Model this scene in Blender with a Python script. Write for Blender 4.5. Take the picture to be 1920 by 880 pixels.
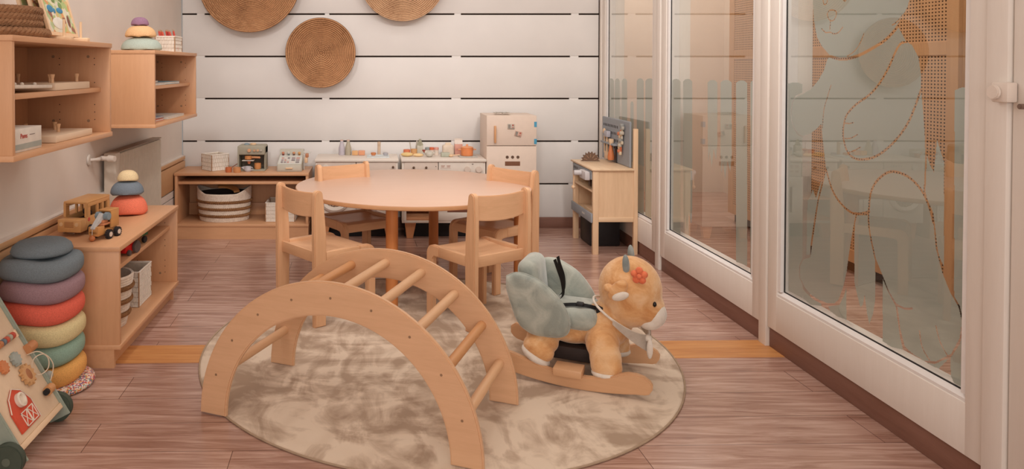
import bpy, bmesh, math, random
import numpy as np
from mathutils import Vector, Matrix
random.seed(7)
S = bpy.context.scene
for o in list(bpy.data.objects): bpy.data.objects.remove(o)
C = S.collection
# ------------------------------------------------------------------ camera
FPX, PX, PY, PIT, EYE = 1420.0, 697.0, 150.0, 0.0176, 1.18
cd = bpy.data.cameras.new('camera'); cam = bpy.data.objects.new('camera', cd); C.objects.link(cam)
cd.sensor_width = 36; cd.lens = FPX / 1920 * 36
cd.shift_x = (960 - PX) / 1920; cd.shift_y = -(440 - PY) / 1920
cd.clip_start = 0.02
cam.location = (0, 0, EYE); cam.rotation_euler = (math.pi / 2 - PIT, 0, 0)
S.camera = cam
# ------------------------------------------------------------------ light
w = bpy.data.worlds.new('world'); S.world = w; w.use_nodes = True
w.node_tree.nodes['Background'].inputs[0].default_value = (1.0, 0.93, 0.88, 1)
w.node_tree.nodes['Background'].inputs[1].default_value = 0.3
S.view_settings.view_transform = 'Standard'; S.view_settings.look = 'None'
S.view_settings.gamma = 1; S.view_settings.use_curve_mapping = False
S.view_settings.exposure = 0.08
def area(name, loc, size, energy, col, rot=(0, 0, 0), shape='DISK', sy=None):
    l = bpy.data.lights.new(name, 'AREA'); l.shape = shape; l.size = size
    if sy: l.size_y = sy
    l.energy = energy; l.color = col
    o = bpy.data.objects.new(name, l); C.objects.link(o); o.location = loc; o.rotation_euler = rot
    return o
WARM = (1.0, 0.965, 0.935)
for x, y, e in [(-0.85, 4.9, 0.9), (0.1, 4.9, 0.9), (1.1, 4.8, 0.9), (-0.85, 4.3, 1.4), (0.25, 4.3, 1.0), (1.2, 4.3, 1.4), (-0.75, 3.0, 2.2), (0.25, 3.0, 1.6), (1.15, 3.0, 2.0), (-0.6, 1.9, 1.1), (0.9, 1.9, 0.7)]:
    area('ceiling_spot', (x, y, 2.64), 0.16, e, WARM)
for x, y, e in ((-0.9, 2.2, 62), (0.2, 2.3, 44), (1.2, 2.2, 74)):     # added fill spots, brightening the back wall and the floor before it
    l = bpy.data.lights.new('back_fill_spot', 'SPOT'); l.energy = e; l.color = WARM; l.spot_size = math.radians(82); l.spot_blend = 0.9; l.shadow_soft_size = 0.12
    o = bpy.data.objects.new('back_fill_spot', l); C.objects.link(o); o.location = (x, y, 2.58)
    o.rotation_euler = (Vector((x * 0.9, 5.1, 0.1)) - Vector((x, y, 2.58))).to_track_quat('-Z', 'Y').to_euler()
area('ceiling_panel_light', (0.2, 3.3, 2.62), 2.6, 13.0, (1.0, 0.975, 0.95), shape='RECTANGLE', sy=2.6)
area('front_fill_light', (0.1, -1.66, 1.46), 2.55, 52.0, (1.0, 0.97, 0.94), rot=(math.radians(90), 0, 0), shape='RECTANGLE', sy=1.64)  # added soft fill from behind the camera, placed in an invented window
area('next_room_light', (2.25, 3.4, 2.6), 0.8, 22.0, (1.0, 0.93, 0.86), shape='RECTANGLE', sy=3.0)
area('next_room_light', (2.5, 6.3, 2.6), 0.9, 16.0, (1.0, 0.93, 0.86), shape='RECTANGLE', sy=1.2)
# ------------------------------------------------------------------ materials
def lin(c):
    r = []
    for v in c[:3]:
        v = v / 255.0
        r.append(v / 12.92 if v <= 0.04045 else ((v + 0.055) / 1.055) ** 2.4)
    return (r[0], r[1], r[2], 1.0)
_m = {}
def base_mat(name):
    m = bpy.data.materials.new(name); m.use_nodes = True
    nt = m.node_tree; b = nt.nodes['Principled BSDF']
    return m, nt, b
def N(nt, t, **kw):
    n = nt.nodes.new(t)
    for k, v in kw.items():
        if hasattr(n, k): setattr(n, k, v)
    return n
def mapping(nt, scale=(1, 1, 1), rot=(0, 0, 0), loc=(0, 0, 0), coord='Object'):
    tc = N(nt, 'ShaderNodeTexCoord'); mp = N(nt, 'ShaderNodeMapping')
    mp.inputs['Scale'].default_value = scale; mp.inputs['Rotation'].default_value = rot; mp.inputs['Location'].default_value = loc
    nt.links.new(tc.outputs[coord], mp.inputs[0]); return mp.outputs[0]
def ramp(nt, fac, stops):
    r = N(nt, 'ShaderNodeValToRGB'); e = r.color_ramp.elements
    while len(e) < len(stops): e.new(0.5)
    for i, (p, c) in enumerate(stops): e[i].position = p; e[i].color = c
    nt.links.new(fac, r.inputs[0]); return r.outputs[0]
def noise(nt, vec, scale, detail=3, rough=0.5, dist=0.0):
    n = N(nt, 'ShaderNodeTexNoise'); n.inputs['Scale'].default_value = scale; n.inputs['Detail'].default_value = detail
    n.inputs['Roughness'].default_value = rough; n.inputs['Distortion'].default_value = dist
    nt.links.new(vec, n.inputs['Vector']); return n.outputs['Fac']
def bump(nt, b, h, strength=0.2, dist=0.01):
    n = N(nt, 'ShaderNodeBump'); n.inputs['Strength'].default_value = strength; n.inputs['Distance'].default_value = dist
    nt.links.new(h, n.inputs['Height']); nt.links.new(n.outputs[0], b.inputs['Normal'])
def plain(name, c, rough=0.5, var=0.04, scale=30, metal=0.0, bmp=0.0, spec=0.4):
    if name in _m: return _m[name]
    m, nt, b = base_mat(name); b.inputs['Roughness'].default_value = rough; b.inputs['Metallic'].default_value = metal
    b.inputs['Specular IOR Level'].default_value = spec
    L = lin(c); f = noise(nt, mapping(nt), scale)
    lo = tuple(v * (1 - var * 2) for v in L[:3]) + (1,); hi = tuple(min(1, v * (1 + var * 2)) for v in L[:3]) + (1,)
    nt.links.new(ramp(nt, f, [(0.3, lo), (0.7, hi)]), b.inputs['Base Color'])
    if bmp: bump(nt, b, f, bmp, 0.004)
    _m[name] = m; return m
def wood(name, c, axis='x', var=0.10, rough=0.42, fine=1.0, spec=0.4):
    k = name
    if k in _m: return _m[k]
    m, nt, b = base_mat(name); b.inputs['Roughness'].default_value = rough; b.inputs['Specular IOR Level'].default_value = spec
    s = {'x': (1.2, 14, 14), 'y': (14, 1.2, 14), 'z': (14, 14, 1.2)}[axis]
    v = mapping(nt, tuple(q * fine for q in s))
    f1 = noise(nt, v, 2.2, 6, 0.6, 0.6); L = lin(c)
    s2 = tuple(q * fine * 5 for q in s)
    f2 = noise(nt, mapping(nt, s2), 3.0, 2, 0.5)
    mx = N(nt, 'ShaderNodeMath', operation='MULTIPLY_ADD'); nt.links.new(f2, mx.inputs[0]); mx.inputs[1].default_value = 0.3
    nt.links.new(f1, mx.inputs[2])
    lo = (L[0] * (1 - var), L[1] * (1 - var * 1.5), L[2] * (1 - var * 2), 1); hi = tuple(min(1, q * (1 + var * .8)) for q in L[:3]) + (1,)
    nt.links.new(ramp(nt, mx.outputs[0], [(0.42, lo), (0.9, hi)]), b.inputs['Base Color'])
    _m[k] = m; return m
def fabric(name, c, c2=None, scale=18, rough=0.9, sheen=0.4, bmp=0.3, dist=1.2):
    if name in _m: return _m[name]
    m, nt, b = base_mat(name); b.inputs['Roughness'].default_value = rough; b.inputs['Specular IOR Level'].default_value = 0.1
    b.inputs['Sheen Weight'].default_value = sheen; b.inputs['Sheen Roughness'].default_value = 0.4
    c2 = c2 or tuple(v * 0.82 for v in c)
    f = noise(nt, mapping(nt), scale, 4, 0.55, dist)
    nt.links.new(ramp(nt, f, [(0.35, lin(c2)), (0.65, lin(c))]), b.inputs['Base Color'])
    f2 = noise(nt, mapping(nt), scale * 14, 2)
    bump(nt, b, f2, bmp, 0.002)
    _m[name] = m; return m
def foam(name, c):
    if name in _m: return _m[name]
    m, nt, b = base_mat(name); b.inputs['Roughness'].default_value = 0.85; b.inputs['Specular IOR Level'].default_value = 0.2
    L = lin(c); f = noise(nt, mapping(nt), 260, 2, 0.7)
    nt.links.new(ramp(nt, f, [(0.35, tuple(v * 0.82 for v in L[:3]) + (1,)), (0.6, L)]), b.inputs['Base Color'])
    bump(nt, b, f, 0.25, 0.001)
    _m[name] = m; return m
MAPLE = (219, 174, 136)
W_X = wood('maple_wood_x', MAPLE, 'x'); W_Y = wood('maple_wood_y', MAPLE, 'y'); W_Z = wood('maple_wood_z', MAPLE, 'z')
LAM_Y = wood('beech_laminate_y', (212, 162, 122), 'y', 0.05, 0.4, 1.6); LAM_X = wood('beech_laminate_x', (212, 162, 122), 'x', 0.05, 0.4, 1.6)
LAM_Z = wood('beech_laminate_z', (210, 160, 120), 'z', 0.05, 0.4, 1.6); LAM_D = wood('beech_edge_y', (196, 142, 104), 'y', 0.05, 0.45, 1.6)
CH_X = wood('beech_chair_x', (219, 173, 134), 'x', 0.08); CH_Y = wood('beech_chair_y', (219, 173, 134), 'y', 0.08); CH_Z = wood('beech_chair_z', (219, 173, 134), 'z', 0.08)
PINE_Z = wood('pale_pine_z', (230, 196, 160), 'z', 0.08); PINE_X = wood('pale_pine_x', (230, 198, 163), 'x', 0.08); PINE_Y = wood('pale_pine_y', (232, 202, 168), 'y', 0.08)
TABLE_TOP = wood('table_laminate', (213, 179, 158), 'x', 0.03, 0.35, 1.2); TABLE_EDGE = wood('table_edge_wood', (208, 158, 116), 'x', 0.06)
TABLE_LEG = wood('amber_beech_leg', (200, 128, 74), 'z', 0.08, 0.4)
PLY = wood('birch_plywood', (221, 177, 139), 'x', 0.06, 0.4, 1.5)
WHITE = plain('white_paint', (226, 215, 206), 0.55, 0.01)
FRAME = wood('cream_painted_wood', (231, 222, 213), 'z', 0.025, 0.5)
BEAD = plain('white_glazing_bead', (232, 226, 222), 0.4, 0.01)
DARK = plain('dark_gap', (52, 38, 32), 0.8, 0.02)
BLACK = plain('black_webbing', (26, 24, 26), 0.6, 0.05)
SKIRT = wood('brown_skirting', (132, 94, 80), 'y', 0.12, 0.55); SKIRT_X = wood('brown_skirting_x', (132, 94, 80), 'x', 0.12, 0.55)
# ------------------------------------------------------------------ mesh helpers
class MB:
    def __init__(s): s.bm = bmesh.new()
    def add(s, bm, mi=0, M=None):
        if M is not None: bm.transform(M)
        me = bpy.data.meshes.new('tmp')
        for f in bm.faces: f.material_index = mi
        bm.to_mesh(me); bm.free(); s.bm.from_mesh(me); bpy.data.meshes.remove(me); return s
    def box(s, x0, y0, z0, x1, y1, z1, r=0.0, mi=0, M=None, seg=2):
        b = bmesh.new(); bmesh.ops.create_cube(b, size=1)
        for v in b.verts:
            v.co = Vector(((x0 + x1) / 2 + v.co.x * (x1 - x0), (y0 + y1) / 2 + v.co.y * (y1 - y0), (z0 + z1) / 2 + v.co.z * (z1 - z0)))
        if r > 0: bmesh.ops.bevel(b, geom=b.edges[:], offset=min(r, .49 * min(abs(x1 - x0), abs(y1 - y0), abs(z1 - z0))), segments=seg, affect='EDGES', profile=0.5)
        return s.add(b, mi, M)
    def cyl(s, p, q, r, r2=None, n=20, mi=0, cap=True, bev=0.0, M=None):
        p = Vector(p); q = Vector(q); b = bmesh.new()
        bmesh.ops.create_cone(b, cap_ends=cap, segments=n, radius1=r, radius2=r if r2 is None else r2, depth=(q - p).length)
        if bev: bmesh.ops.bevel(b, geom=[e for e in b.edges if len(e.link_faces) == 2 and any(len(f.verts) > 4 for f in e.link_faces)], offset=bev, segments=2, affect='EDGES')
        R = (q - p).to_track_quat('Z', 'Y').to_matrix().to_4x4()
        b.transform(Matrix.Translation((p + q) / 2) @ R); return s.add(b, mi, M)
    def ball(s, c, r, sc=(1, 1, 1), n=20, mi=0, rot=None, M=None):
        b = bmesh.new(); bmesh.ops.create_uvsphere(b, u_segments=n, v_segments=max(6, n * 2 // 3), radius=r)
        T = Matrix.Translation(c) @ (rot.to_matrix().to_4x4() if rot else Matrix.Identity(4)) @ Matrix.Diagonal((*sc, 1))
        b.transform(T); return s.add(b, mi, M)
    def tube(s, pts, r, n=10, mi=0, closed=False, M=None):
        b = bmesh.new(); P = [Vector(p) for p in pts]; L = len(P); rings = []
        up = Vector((0, 0, 1))
        for i in range(L):
            if closed: t = P[(i + 1) % L] - P[i - 1]
            else: t = P[min(i + 1, L - 1)] - P[max(i - 1, 0)]
            t.normalize(); a = t.cross(up)
            if a.length < 1e-3: a = t.cross(Vector((1, 0, 0)))
            a.normalize(); c = t.cross(a); rr = r[i] if isinstance(r, (list, tuple)) else r
            rings.append([b.verts.new(P[i] + a * rr * math.cos(2 * math.pi * k / n) + c * rr * math.sin(2 * math.pi * k / n)) for k in range(n)])
        for i in range(L if closed else L - 1):
            A, B = rings[i], rings[(i + 1) % L]
            for k in range(n): b.faces.new((A[k], A[(k + 1) % n], B[(k + 1) % n], B[k]))
        if not closed: b.faces.new(rings[0][::-1]); b.faces.new(rings[-1])
        bmesh.ops.recalc_face_normals(b, faces=b.faces[:]); return s.add(b, mi, M)
    def lathe(s, prof, n=40, mi=0, c=(0, 0, 0), wob=None, M=None, sx=1, sy=1):
        # prof: (radius, z); wob(angle, i) -> dz
        b = bmesh.new(); rings = []
        for i, (r, z) in enumerate(prof):
            if r < 1e-6: rings.append([b.verts.new((c[0], c[1], c[2] + z))])
            else:
                rings.append([b.verts.new((c[0] + sx * r * math.cos(2 * math.pi * k / n), c[1] + sy * r * math.sin(2 * math.pi * k / n), c[2] + z + (wob(2 * math.pi * k / n, i) if wob else 0))) for k in range(n)])
        for A, B in zip(rings, rings[1:]):
            for k in range(n):
                k2 = (k + 1) % n
                if len(A) == 1 and len(B) == 1: continue
                if len(A) == 1: b.faces.new((A[0], B[k2], B[k]))
                elif len(B) == 1: b.faces.new((A[k], A[k2], B[0]))
                else: b.faces.new((A[k], A[k2], B[k2], B[k]))
        bmesh.ops.recalc_face_normals(b, faces=b.faces[:]); return s.add(b, mi, M)
    def prism(s, pts, t0, t1, plane='xz', r=0.0, mi=0, M=None):
        # extrude a 2-D outline between t0 and t1 along the remaining axis
        b = bmesh.new()
        def P(a, c, t): return {'xz': (a, t, c), 'yz': (t, a, c), 'xy': (a, c, t)}[plane]
        A = [b.verts.new(P(a, c, t0)) for a, c in pts]; B = [b.verts.new(P(a, c, t1)) for a, c in pts]
        fa = b.faces.new(A); fb = b.faces.new(B[::-1])
        L = len(pts)
        for i in range(L): b.faces.new((A[i], B[i], B[(i + 1) % L], A[(i + 1) % L]))
        bmesh.ops.recalc_face_normals(b, faces=b.faces[:])
        if r:
            es = [e for e in b.edges if (fa in e.link_faces) or (fb in e.link_faces)]
            bmesh.ops.bevel(b, geom=es, offset=r, segments=2, affect='EDGES')
        return s.add(b, mi, M)
    def band(s, outer, inner, t0, t1, plane='xz', r=0.0, mi=0, closed=False, M=None):
        # ribbon between two outlines of equal length, extruded
        b = bmesh.new()
        def P(a, c, t): return {'xz': (a, t, c), 'yz': (t, a, c), 'xy': (a, c, t)}[plane]
        L = len(outer)
        V = [[b.verts.new(P(*p, t)) for p in ring] for t in (t0, t1) for ring in (outer, inner)]
        o0, i0, o1, i1 = V; side = []
        for k in range(L if closed else L - 1):
            j = (k + 1) % L
            side.append(b.faces.new((o0[k], o0[j], i0[j], i0[k]))); side.append(b.faces.new((o1[k], i1[k], i1[j], o1[j])))
            b.faces.new((o0[k], o1[k], o1[j], o0[j])); b.faces.new((i0[k], i0[j], i1[j], i1[k]))
        if not closed:
            b.faces.new((o0[0], i0[0], i1[0], o1[0])); b.faces.new((o0[-1], o1[-1], i1[-1], i0[-1]))
        bmesh.ops.recalc_face_normals(b, faces=b.faces[:])
        if r:
            ss = set(side); es = [e for e in b.edges if len([f for f in e.link_faces if f in ss]) == 1]
            bmesh.ops.bevel(b, geom=es, offset=r, segments=2, affect='EDGES')
        return s.add(b, mi, M)
    def out(s, name, mats, parent=None, origin=None, ang=35, smooth=True):
        me = bpy.data.meshes.new(name)
        if origin is not None: s.bm.transform(Matrix.Translation(-Vector(origin)))
        s.bm.to_mesh(me); s.bm.free()
        if not isinstance(mats, (list, tuple)): mats = [mats]
        for m in mats: me.materials.append(m)
        if smooth:
            me.polygons.foreach_set('use_smooth', [True] * len(me.polygons)); me.set_sharp_from_angle(angle=math.radians(ang))
        o = bpy.data.objects.new(name, me); C.objects.link(o)
        if parent is not None: o.parent = parent
        elif origin is not None: o.location = origin
        return o
def tag(o, label=None, cat=None, group=None, kind=None):
    if label: o['label'] = label
    if cat: o['category'] = cat
    if group: o['group'] = group
    if kind: o['kind'] = kind
    return o
def thing(name, label, cat, loc=(0, 0, 0), rz=0.0, group=None):
    o = bpy.data.objects.new(name, None); o.empty_display_size = 0.05; C.objects.link(o)
    o.location = loc; o.rotation_euler = (0, 0, rz); return tag(o, label, cat, group)
def copy_tree(o, parent=None):
    c = o.copy(); C.objects.link(c)
    if parent is not None: c.parent = parent
    for ch in [k for k in bpy.data.objects if k.parent == o]: copy_tree(ch, c)
    return c
def struct(mb, name, mats, parent=None, **k):
    o = mb.out(name, mats, parent, **k)
    if parent is None: o['kind'] = 'structure'
    return o
# photograph pixel -> point on a plane of the room (used for the drawings on the glass)
def ray(x, y):
    a = (x - PX) / FPX; b = -(y - PY) / FPX; c, s = math.cos(PIT), math.sin(PIT)
    return a, c + b * s, -s + b * c
def on_x(p, X): d = ray(*p); t = X / d[0]; return (d[1] * t, EYE + d[2] * t)
def rot2(x, y, a): return (x * math.cos(a) - y * math.sin(a), x * math.sin(a) + y * math.cos(a))
LX, RX, BY, CZ = -1.387, 1.68, 5.53, 2.7
# ------------------------------------------------------------------ setting
def floor_mat():
    m, nt, b = base_mat('vinyl_plank_floor'); b.inputs['Roughness'].default_value = 0.22; b.inputs['Specular IOR Level'].default_value = 0.8
    v = mapping(nt, (1, 1, 1), (0, 0, math.radians(-1.4)), (0.37, -0.07, 0))
    br = N(nt, 'ShaderNodeTexBrick'); nt.links.new(v, br.inputs['Vector'])
    br.inputs['Scale'].default_value = 1; br.inputs['Brick Width'].default_value = 1.25; br.inputs['Row Height'].default_value = 0.187
    br.inputs['Mortar Size'].default_value = 0.0012; br.inputs['Mortar Smooth'].default_value = 0.2; br.offset = 0.37; br.offset_frequency = 2
    br.inputs['Color1'].default_value = (0.42, 0.42, 0.42, 1); br.inputs['Color2'].default_value = (0.58, 0.58, 0.58, 1); br.inputs['Mortar'].default_value = (0.2, 0.2, 0.2, 1)
    f = noise(nt, mapping(nt, (1.3, 16, 1)), 2.6, 8, 0.62, 0.9)
    mx = N(nt, 'ShaderNodeMath', operation='MULTIPLY_ADD'); sp = N(nt, 'ShaderNodeSeparateColor'); nt.links.new(br.outputs['Color'], sp.inputs[0])
    nt.links.new(sp.outputs[0], mx.inputs[0]); mx.inputs[1].default_value = 0.55; nt.links.new(f, mx.inputs[2])
    col = ramp(nt, mx.outputs[0], [(0.52, lin((140, 101, 86))), (0.72, lin((169, 130, 114))), (0.85, lin((190, 154, 138))), (0.98, lin((206, 174, 159)))])
    mm = N(nt, 'ShaderNodeMixRGB', blend_type='MIX'); nt.links.new(br.outputs['Fac'], mm.inputs[0]); nt.links.new(col, mm.inputs[1]); mm.inputs[2].default_value = lin((96, 68, 60))
    nt.links.new(mm.outputs[0], b.inputs['Base Color']); bump(nt, b, f, 0.05, 0.003)
    return m
FLOOR = floor_mat()
struct(MB().box(-1.6, -1.7, -0.06, 3.8, 7.2, 0.0), 'floor', FLOOR)
def strip_mat():
    m, nt, b = base_mat('oak_threshold'); b.inputs['Roughness'].default_value = 0.45
    f = noise(nt, mapping(nt, (1.2, 18, 1)), 2.5, 6, 0.6, 0.8)
    nt.links.new(ramp(nt, f, [(0.3, lin((186, 120, 66))), (0.7, lin((216, 156, 96)))]), b.inputs['Base Color']); return m
mb = MB()
a = math.radians(1.4)
for y0, y1 in ((0, 0.094), (0.096, 0.19)):
    mb.prism([(-1.38, y0), (1.70, y0), (1.70, y1), (-1.38, y1)], 0, 0.0015, 'xy', M=Matrix.Translation((0, 3.012, 0)) @ Matrix.Rotation(a, 4, 'Z'))
struct(mb, 'trim_1', strip_mat())
struct(MB().box(-1.6, -1.7, CZ, 3.8, 7.2, CZ + 0.06), 'ceiling', plain('ceiling_white', (236, 230, 222), 0.8, 0.01))
struct(MB().box(LX - 0.12, -1.7, 0, LX, BY, CZ), 'wall_left', plain('left_wall_paint', (224, 213, 203), 0.8, 0.012, 6))
struct(MB().box(-1.6, -1.75, 0, 3.8, -1.65, 0.58).box(-1.6, -1.75, 2.34, 3.8, -1.65, CZ).box(-1.6, -1.75, 0.58, -1.24, -1.65, 2.34).box(1.44, -1.75, 0.58, 3.8, -1.65, 2.34), 'wall_front', plain('front_wall_paint', (224, 213, 203), 0.8, 0.012, 6))
mb = MB()      # invented window frame, added around the fill light behind the camera
for x0, x1, z0, z1 in ((-1.24, 1.44, 0.58, 0.63), (-1.24, 1.44, 2.29, 2.34), (-1.24, -1.19, 0.63, 2.29), (1.39, 1.44, 0.63, 2.29)): mb.box(x0, -1.74, z0, x1, -1.64, z1, r=.004)
struct(mb, 'window_4', WHITE)
# back wall of wide white boards with open dark joints
mb = MB(); mb.box(LX, BY + 0.02, 0, 1.70, BY + 0.1, CZ, mi=1)
zs = [0.0, 0.321, 0.634, 0.946, 1.254, 1.563, 1.873, 2.183, 2.493, CZ]
for i in range(len(zs) - 1):
    mb.box(LX + 0.006, BY, zs[i] + (0.006 if i else 0), 1.655, BY + 0.022, zs[i + 1] - 0.006, r=0.002, mi=0)
for z in zs[1:-1]:     # white spacers seen in the joints
    for x0, wd in ((-1.28, 0.06), (-0.36, 0.05), (0.60, 0.05), (1.46, 0.05), (0.25, 0.0)):
        if wd: mb.box(x0 + random.uniform(-.02, .02), BY + 0.003, z - 0.0065, x0 + wd, BY + 0.02, z + 0.0065, mi=0)
struct(mb, 'wall_back', [plain('white_wall_board', (227, 222, 218), 0.5, 0.012, 4), plain('joint_shadow_gap', (60, 44, 36), 0.8, 0.02)])
struct(MB().box(1.09, BY - 0.012, 0, RX - 0.02, BY - 0.0005, 0.078, r=0.002).box(LX + 0.4, BY - 0.012, 0, 1.085, BY - 0.0005, 0.078, r=0.002), 'baseboard_back', SKIRT_X)
# left wall: low wooden panelling with a cap and a dark joint
mb = MB()
mb.box(LX, -1.6, 0.506, LX + 0.03, 5.50, 0.530, r=0.002, mi=0); mb.box(LX, -1.6, 0.530, LX + 0.026, 5.50, 0.536, mi=2)
mb.box(LX, -1.6, 0.498, LX + 0.012, 5.50, 0.506, mi=1)
mb.box(LX, -1.6, 0.335, LX + 0.03, 5.50, 0.498, r=0.002, mi=0); mb.box(LX, -1.6, 0.327, LX + 0.012, 5.50, 0.335, mi=1)
mb.box(LX, -1.6, 0.285, LX + 0.028, 5.50, 0.327, mi=2); mb.box(LX, -1.6, 0.278, LX + 0.012, 5.50, 0.285, mi=1); mb.box(LX, -1.6, 0.0, LX + 0.028, 5.50, 0.278, mi=2)
struct(mb, 'trim_2', [wood('panelling_oak', (214, 168, 124), 'y', 0.06, 0.5), DARK, WHITE])
# glazed partition ------------------------------------------------
def glass_mat():
    m, nt, b = base_mat('double_glazing'); nt.nodes.remove(b); out = nt.nodes['Material Output']
    fr = N(nt, 'ShaderNodeFresnel'); geo = N(nt, 'ShaderNodeNewGeometry')
    io = N(nt, 'ShaderNodeMath', operation='MULTIPLY_ADD'); nt.links.new(geo.outputs['Backfacing'], io.inputs[0]); io.inputs[1].default_value = 1 / 1.5 - 1.5; io.inputs[2].default_value = 1.5; nt.links.new(io.outputs[0], fr.inputs['IOR'])
    a_ = N(nt, 'ShaderNodeMath', operation='MULTIPLY'); nt.links.new(fr.outputs[0], a_.inputs[0]); a_.inputs[1].default_value = 2
    b_ = N(nt, 'ShaderNodeMath', operation='MULTIPLY_ADD'); nt.links.new(fr.outputs[0], b_.inputs[0]); b_.inputs[1].default_value = 1; b_.inputs[2].default_value = 1
    d_ = N(nt, 'ShaderNodeMath', operation='DIVIDE'); nt.links.new(a_.outputs[0], d_.inputs[0]); nt.links.new(b_.outputs[0], d_.inputs[1])
    t = N(nt, 'ShaderNodeBsdfTransparent'); t.inputs[0].default_value = (0.93, 0.95, 0.93, 1)
    g = N(nt, 'ShaderNodeBsdfGlossy'); g.inputs['Roughness'].default_value = 0.0; g.inputs[0].default_value = (0.95, 0.97, 0.95, 1)
    mix = N(nt, 'ShaderNodeMixShader'); nt.links.new(d_.outputs[0], mix.inputs[0]); nt.links.new(t.outputs[0], mix.inputs[1]); nt.links.new(g.outputs[0], mix.inputs[2])
    nt.links.new(mix.outputs[0], out.inputs[0]); return m
GLASS = glass_mat()
def film_mat():
    m, nt, b = base_mat('frosted_film'); nt.nodes.remove(b); out = nt.nodes['Material Output']
    d = N(nt, 'ShaderNodeBsdfDiffuse'); d.inputs[0].default_value = lin((184, 194, 190)); tr = N(nt, 'ShaderNodeBsdfTranslucent'); tr.inputs[0].default_value = lin((206, 214, 206))
    t = N(nt, 'ShaderNodeBsdfTransparent')
    m1 = N(nt, 'ShaderNodeMixShader'); m1.inputs[0].default_value = 0.45; nt.links.new(d.outputs[0], m1.inputs[1]); nt.links.new(tr.outputs[0], m1.inputs[2])
    m2 = N(nt, 'ShaderNodeMixShader'); m2.inputs[0].default_value = 0.97; nt.links.new(t.outputs[0], m2.inputs[1]); nt.links.new(m1.outputs[0], m2.inputs[2])
    nt.links.new(m2.outputs[0], out.inputs[0]); return m
FILM = film_mat(); FX = 1.697
# rasterise film outlines (in metres on the pane) into strips
def film(name, parent, polys, lines, y0, y1, z0, z1, res=0.0022, minus=()):
    ys = np.arange(y0, y1, res) + res / 2; zz = np.arange(z0, z1, res) + res / 2
    YY, ZZ = np.meshgrid(ys, zz); mask = np.zeros(YY.shape, bool)
    def inside(poly):
        r = np.zeros(YY.shape, bool); n = len(poly)
        for i in range(n):
            (ax, az), (bx, bz) = poly[i], poly[(i + 1) % n]
            if az == bz: continue
            cnd = ((az > ZZ) != (bz > ZZ)) & (YY < (bx - ax) * (ZZ - az) / (bz - az) + ax); r ^= cnd
        return r
    for p in polys: mask |= inside(p)
    for p in minus: mask &= ~inside(p)
    for pts, wdt in lines:
        for (ax, az), (bx, bz) in zip(pts, pts[1:]):
            dx, dz = bx - ax, bz - az; L2 = dx * dx + dz * dz + 1e-12
            t = np.clip(((YY - ax) * dx + (ZZ - az) * dz) / L2, 0, 1)
            mask &= ~(np.hypot(YY - ax - t * dx, ZZ - az - t * dz) < wdt / 2)
    V, F = [], []
    for j in range(len(zz)):
        row = np.concatenate(([0], mask[j].astype(int), [0])); d = np.diff(row)
        for s_, e_ in zip(np.where(d == 1)[0], np.where(d == -1)[0]):
            a_, b_ = y0 + s_ * res, y0 + e_ * res; k = len(V); z_ = z0 + j * res
            V += [(FX, a_, z_), (FX, b_, z_), (FX, b_, z_ + res), (FX, a_, z_ + res)]; F.append((k, k + 1, k + 2, k + 3))
    me = bpy.data.meshes.new(name); me.from_pydata(V, [], F); me.materials.append(FILM)
    o = bpy.data.objects.new(name, me); C.objects.link(o); o.parent = parent; o['label'] = 'frosted film drawing on the glass'; return o
def smooth_line(pts, k=3):
    P = [np.array(p, float) for p in pts]; out = []
    for i in range(len(P) - 1):
        p0 = P[max(i - 1, 0)]; p1 = P[i]; p2 = P[i + 1]; p3 = P[min(i + 2, len(P) - 1)]
        for s_ in range(k):
            t = s_ / k; out.append(0.5 * ((2 * p1) + (-p0 + p2) * t + (2 * p0 - 5 * p1 + 4 * p2 - p3) * t * t + (-p0 + 3 * p1 - 3 * p2 + p3) * t ** 3))
    out.append(P[-1]); return [tuple(p) for p in out]
def px(pts, sm=False):
    q = smooth_line(pts) if sm else pts
    return [on_x(p, FX) for p in q]
GT = 2.32
def window(n, ya, yb, za=0.255):
    # ya = near edge of glass, yb = far edge; frame boards around it, glass inside
    w_ = MB()
    fx0, fx1 = 1.668, 1.735
    w_.box(fx0, ya - 0.09, 0.085, fx1, yb + 0.09, za - 0.022, r=0.003); w_.box(fx0, ya - 0.09, GT + 0.02, fx1, yb + 0.09, GT + 0.14, r=0.003)
    w_.box(fx0 - 0.0005, ya - 0.09, 0.0851, fx1, ya - 0.02, GT + 0.14, r=0.004); w_.box(fx0 - 0.0005, yb + 0.02, 0.0851, fx1, yb + 0.09, GT + 0.14, r=0.004)
    o = struct(w_, 'window_%d' % n, FRAME)
    b_ = MB()
    b_.prism([(1.672, za - 0.022), (1.735, za - 0.022), (1.735, za), (1.686, za), (1.672, za - 0.012)], ya - 0.02, yb + 0.02, 'xz')
    b_.box(1.673, ya - 0.02, GT, 1.735, yb + 0.02, GT + 0.02)
    b_.box(1.673, ya - 0.02, za, 1.735, ya, GT); b_.box(1.673, yb, za, 1.735, yb + 0.02, GT)
    bo = b_.out('glazing_bead', BEAD, o)
    g_ = MB(); g_.box(1.687, ya, za, 1.691, yb, za + 0.004); g_.box(1.687, yb - 0.004, za, 1.691, yb, GT); g_.box(1.687, ya, za, 1.691, ya + 0.003, GT); g_.out('gasket', plain('black_gasket', (40, 38, 38), 0.6), o)
    me = bpy.data.meshes.new('glass_pane'); me.from_pydata([(1.690, ya, za), (1.690, yb, za), (1.690, yb, GT), (1.690, ya, GT)], [], [(0, 1, 2, 3)]); me.materials.append(GLASS)
    g = bpy.data.objects.new('glass_pane', me); C.objects.link(g); g.parent = o
    return o
win1 = window(1, 4.515, 5.395); win2 = window(2, 3.325, 4.275); win3 = window(3, 2.135, 3.085)
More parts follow.
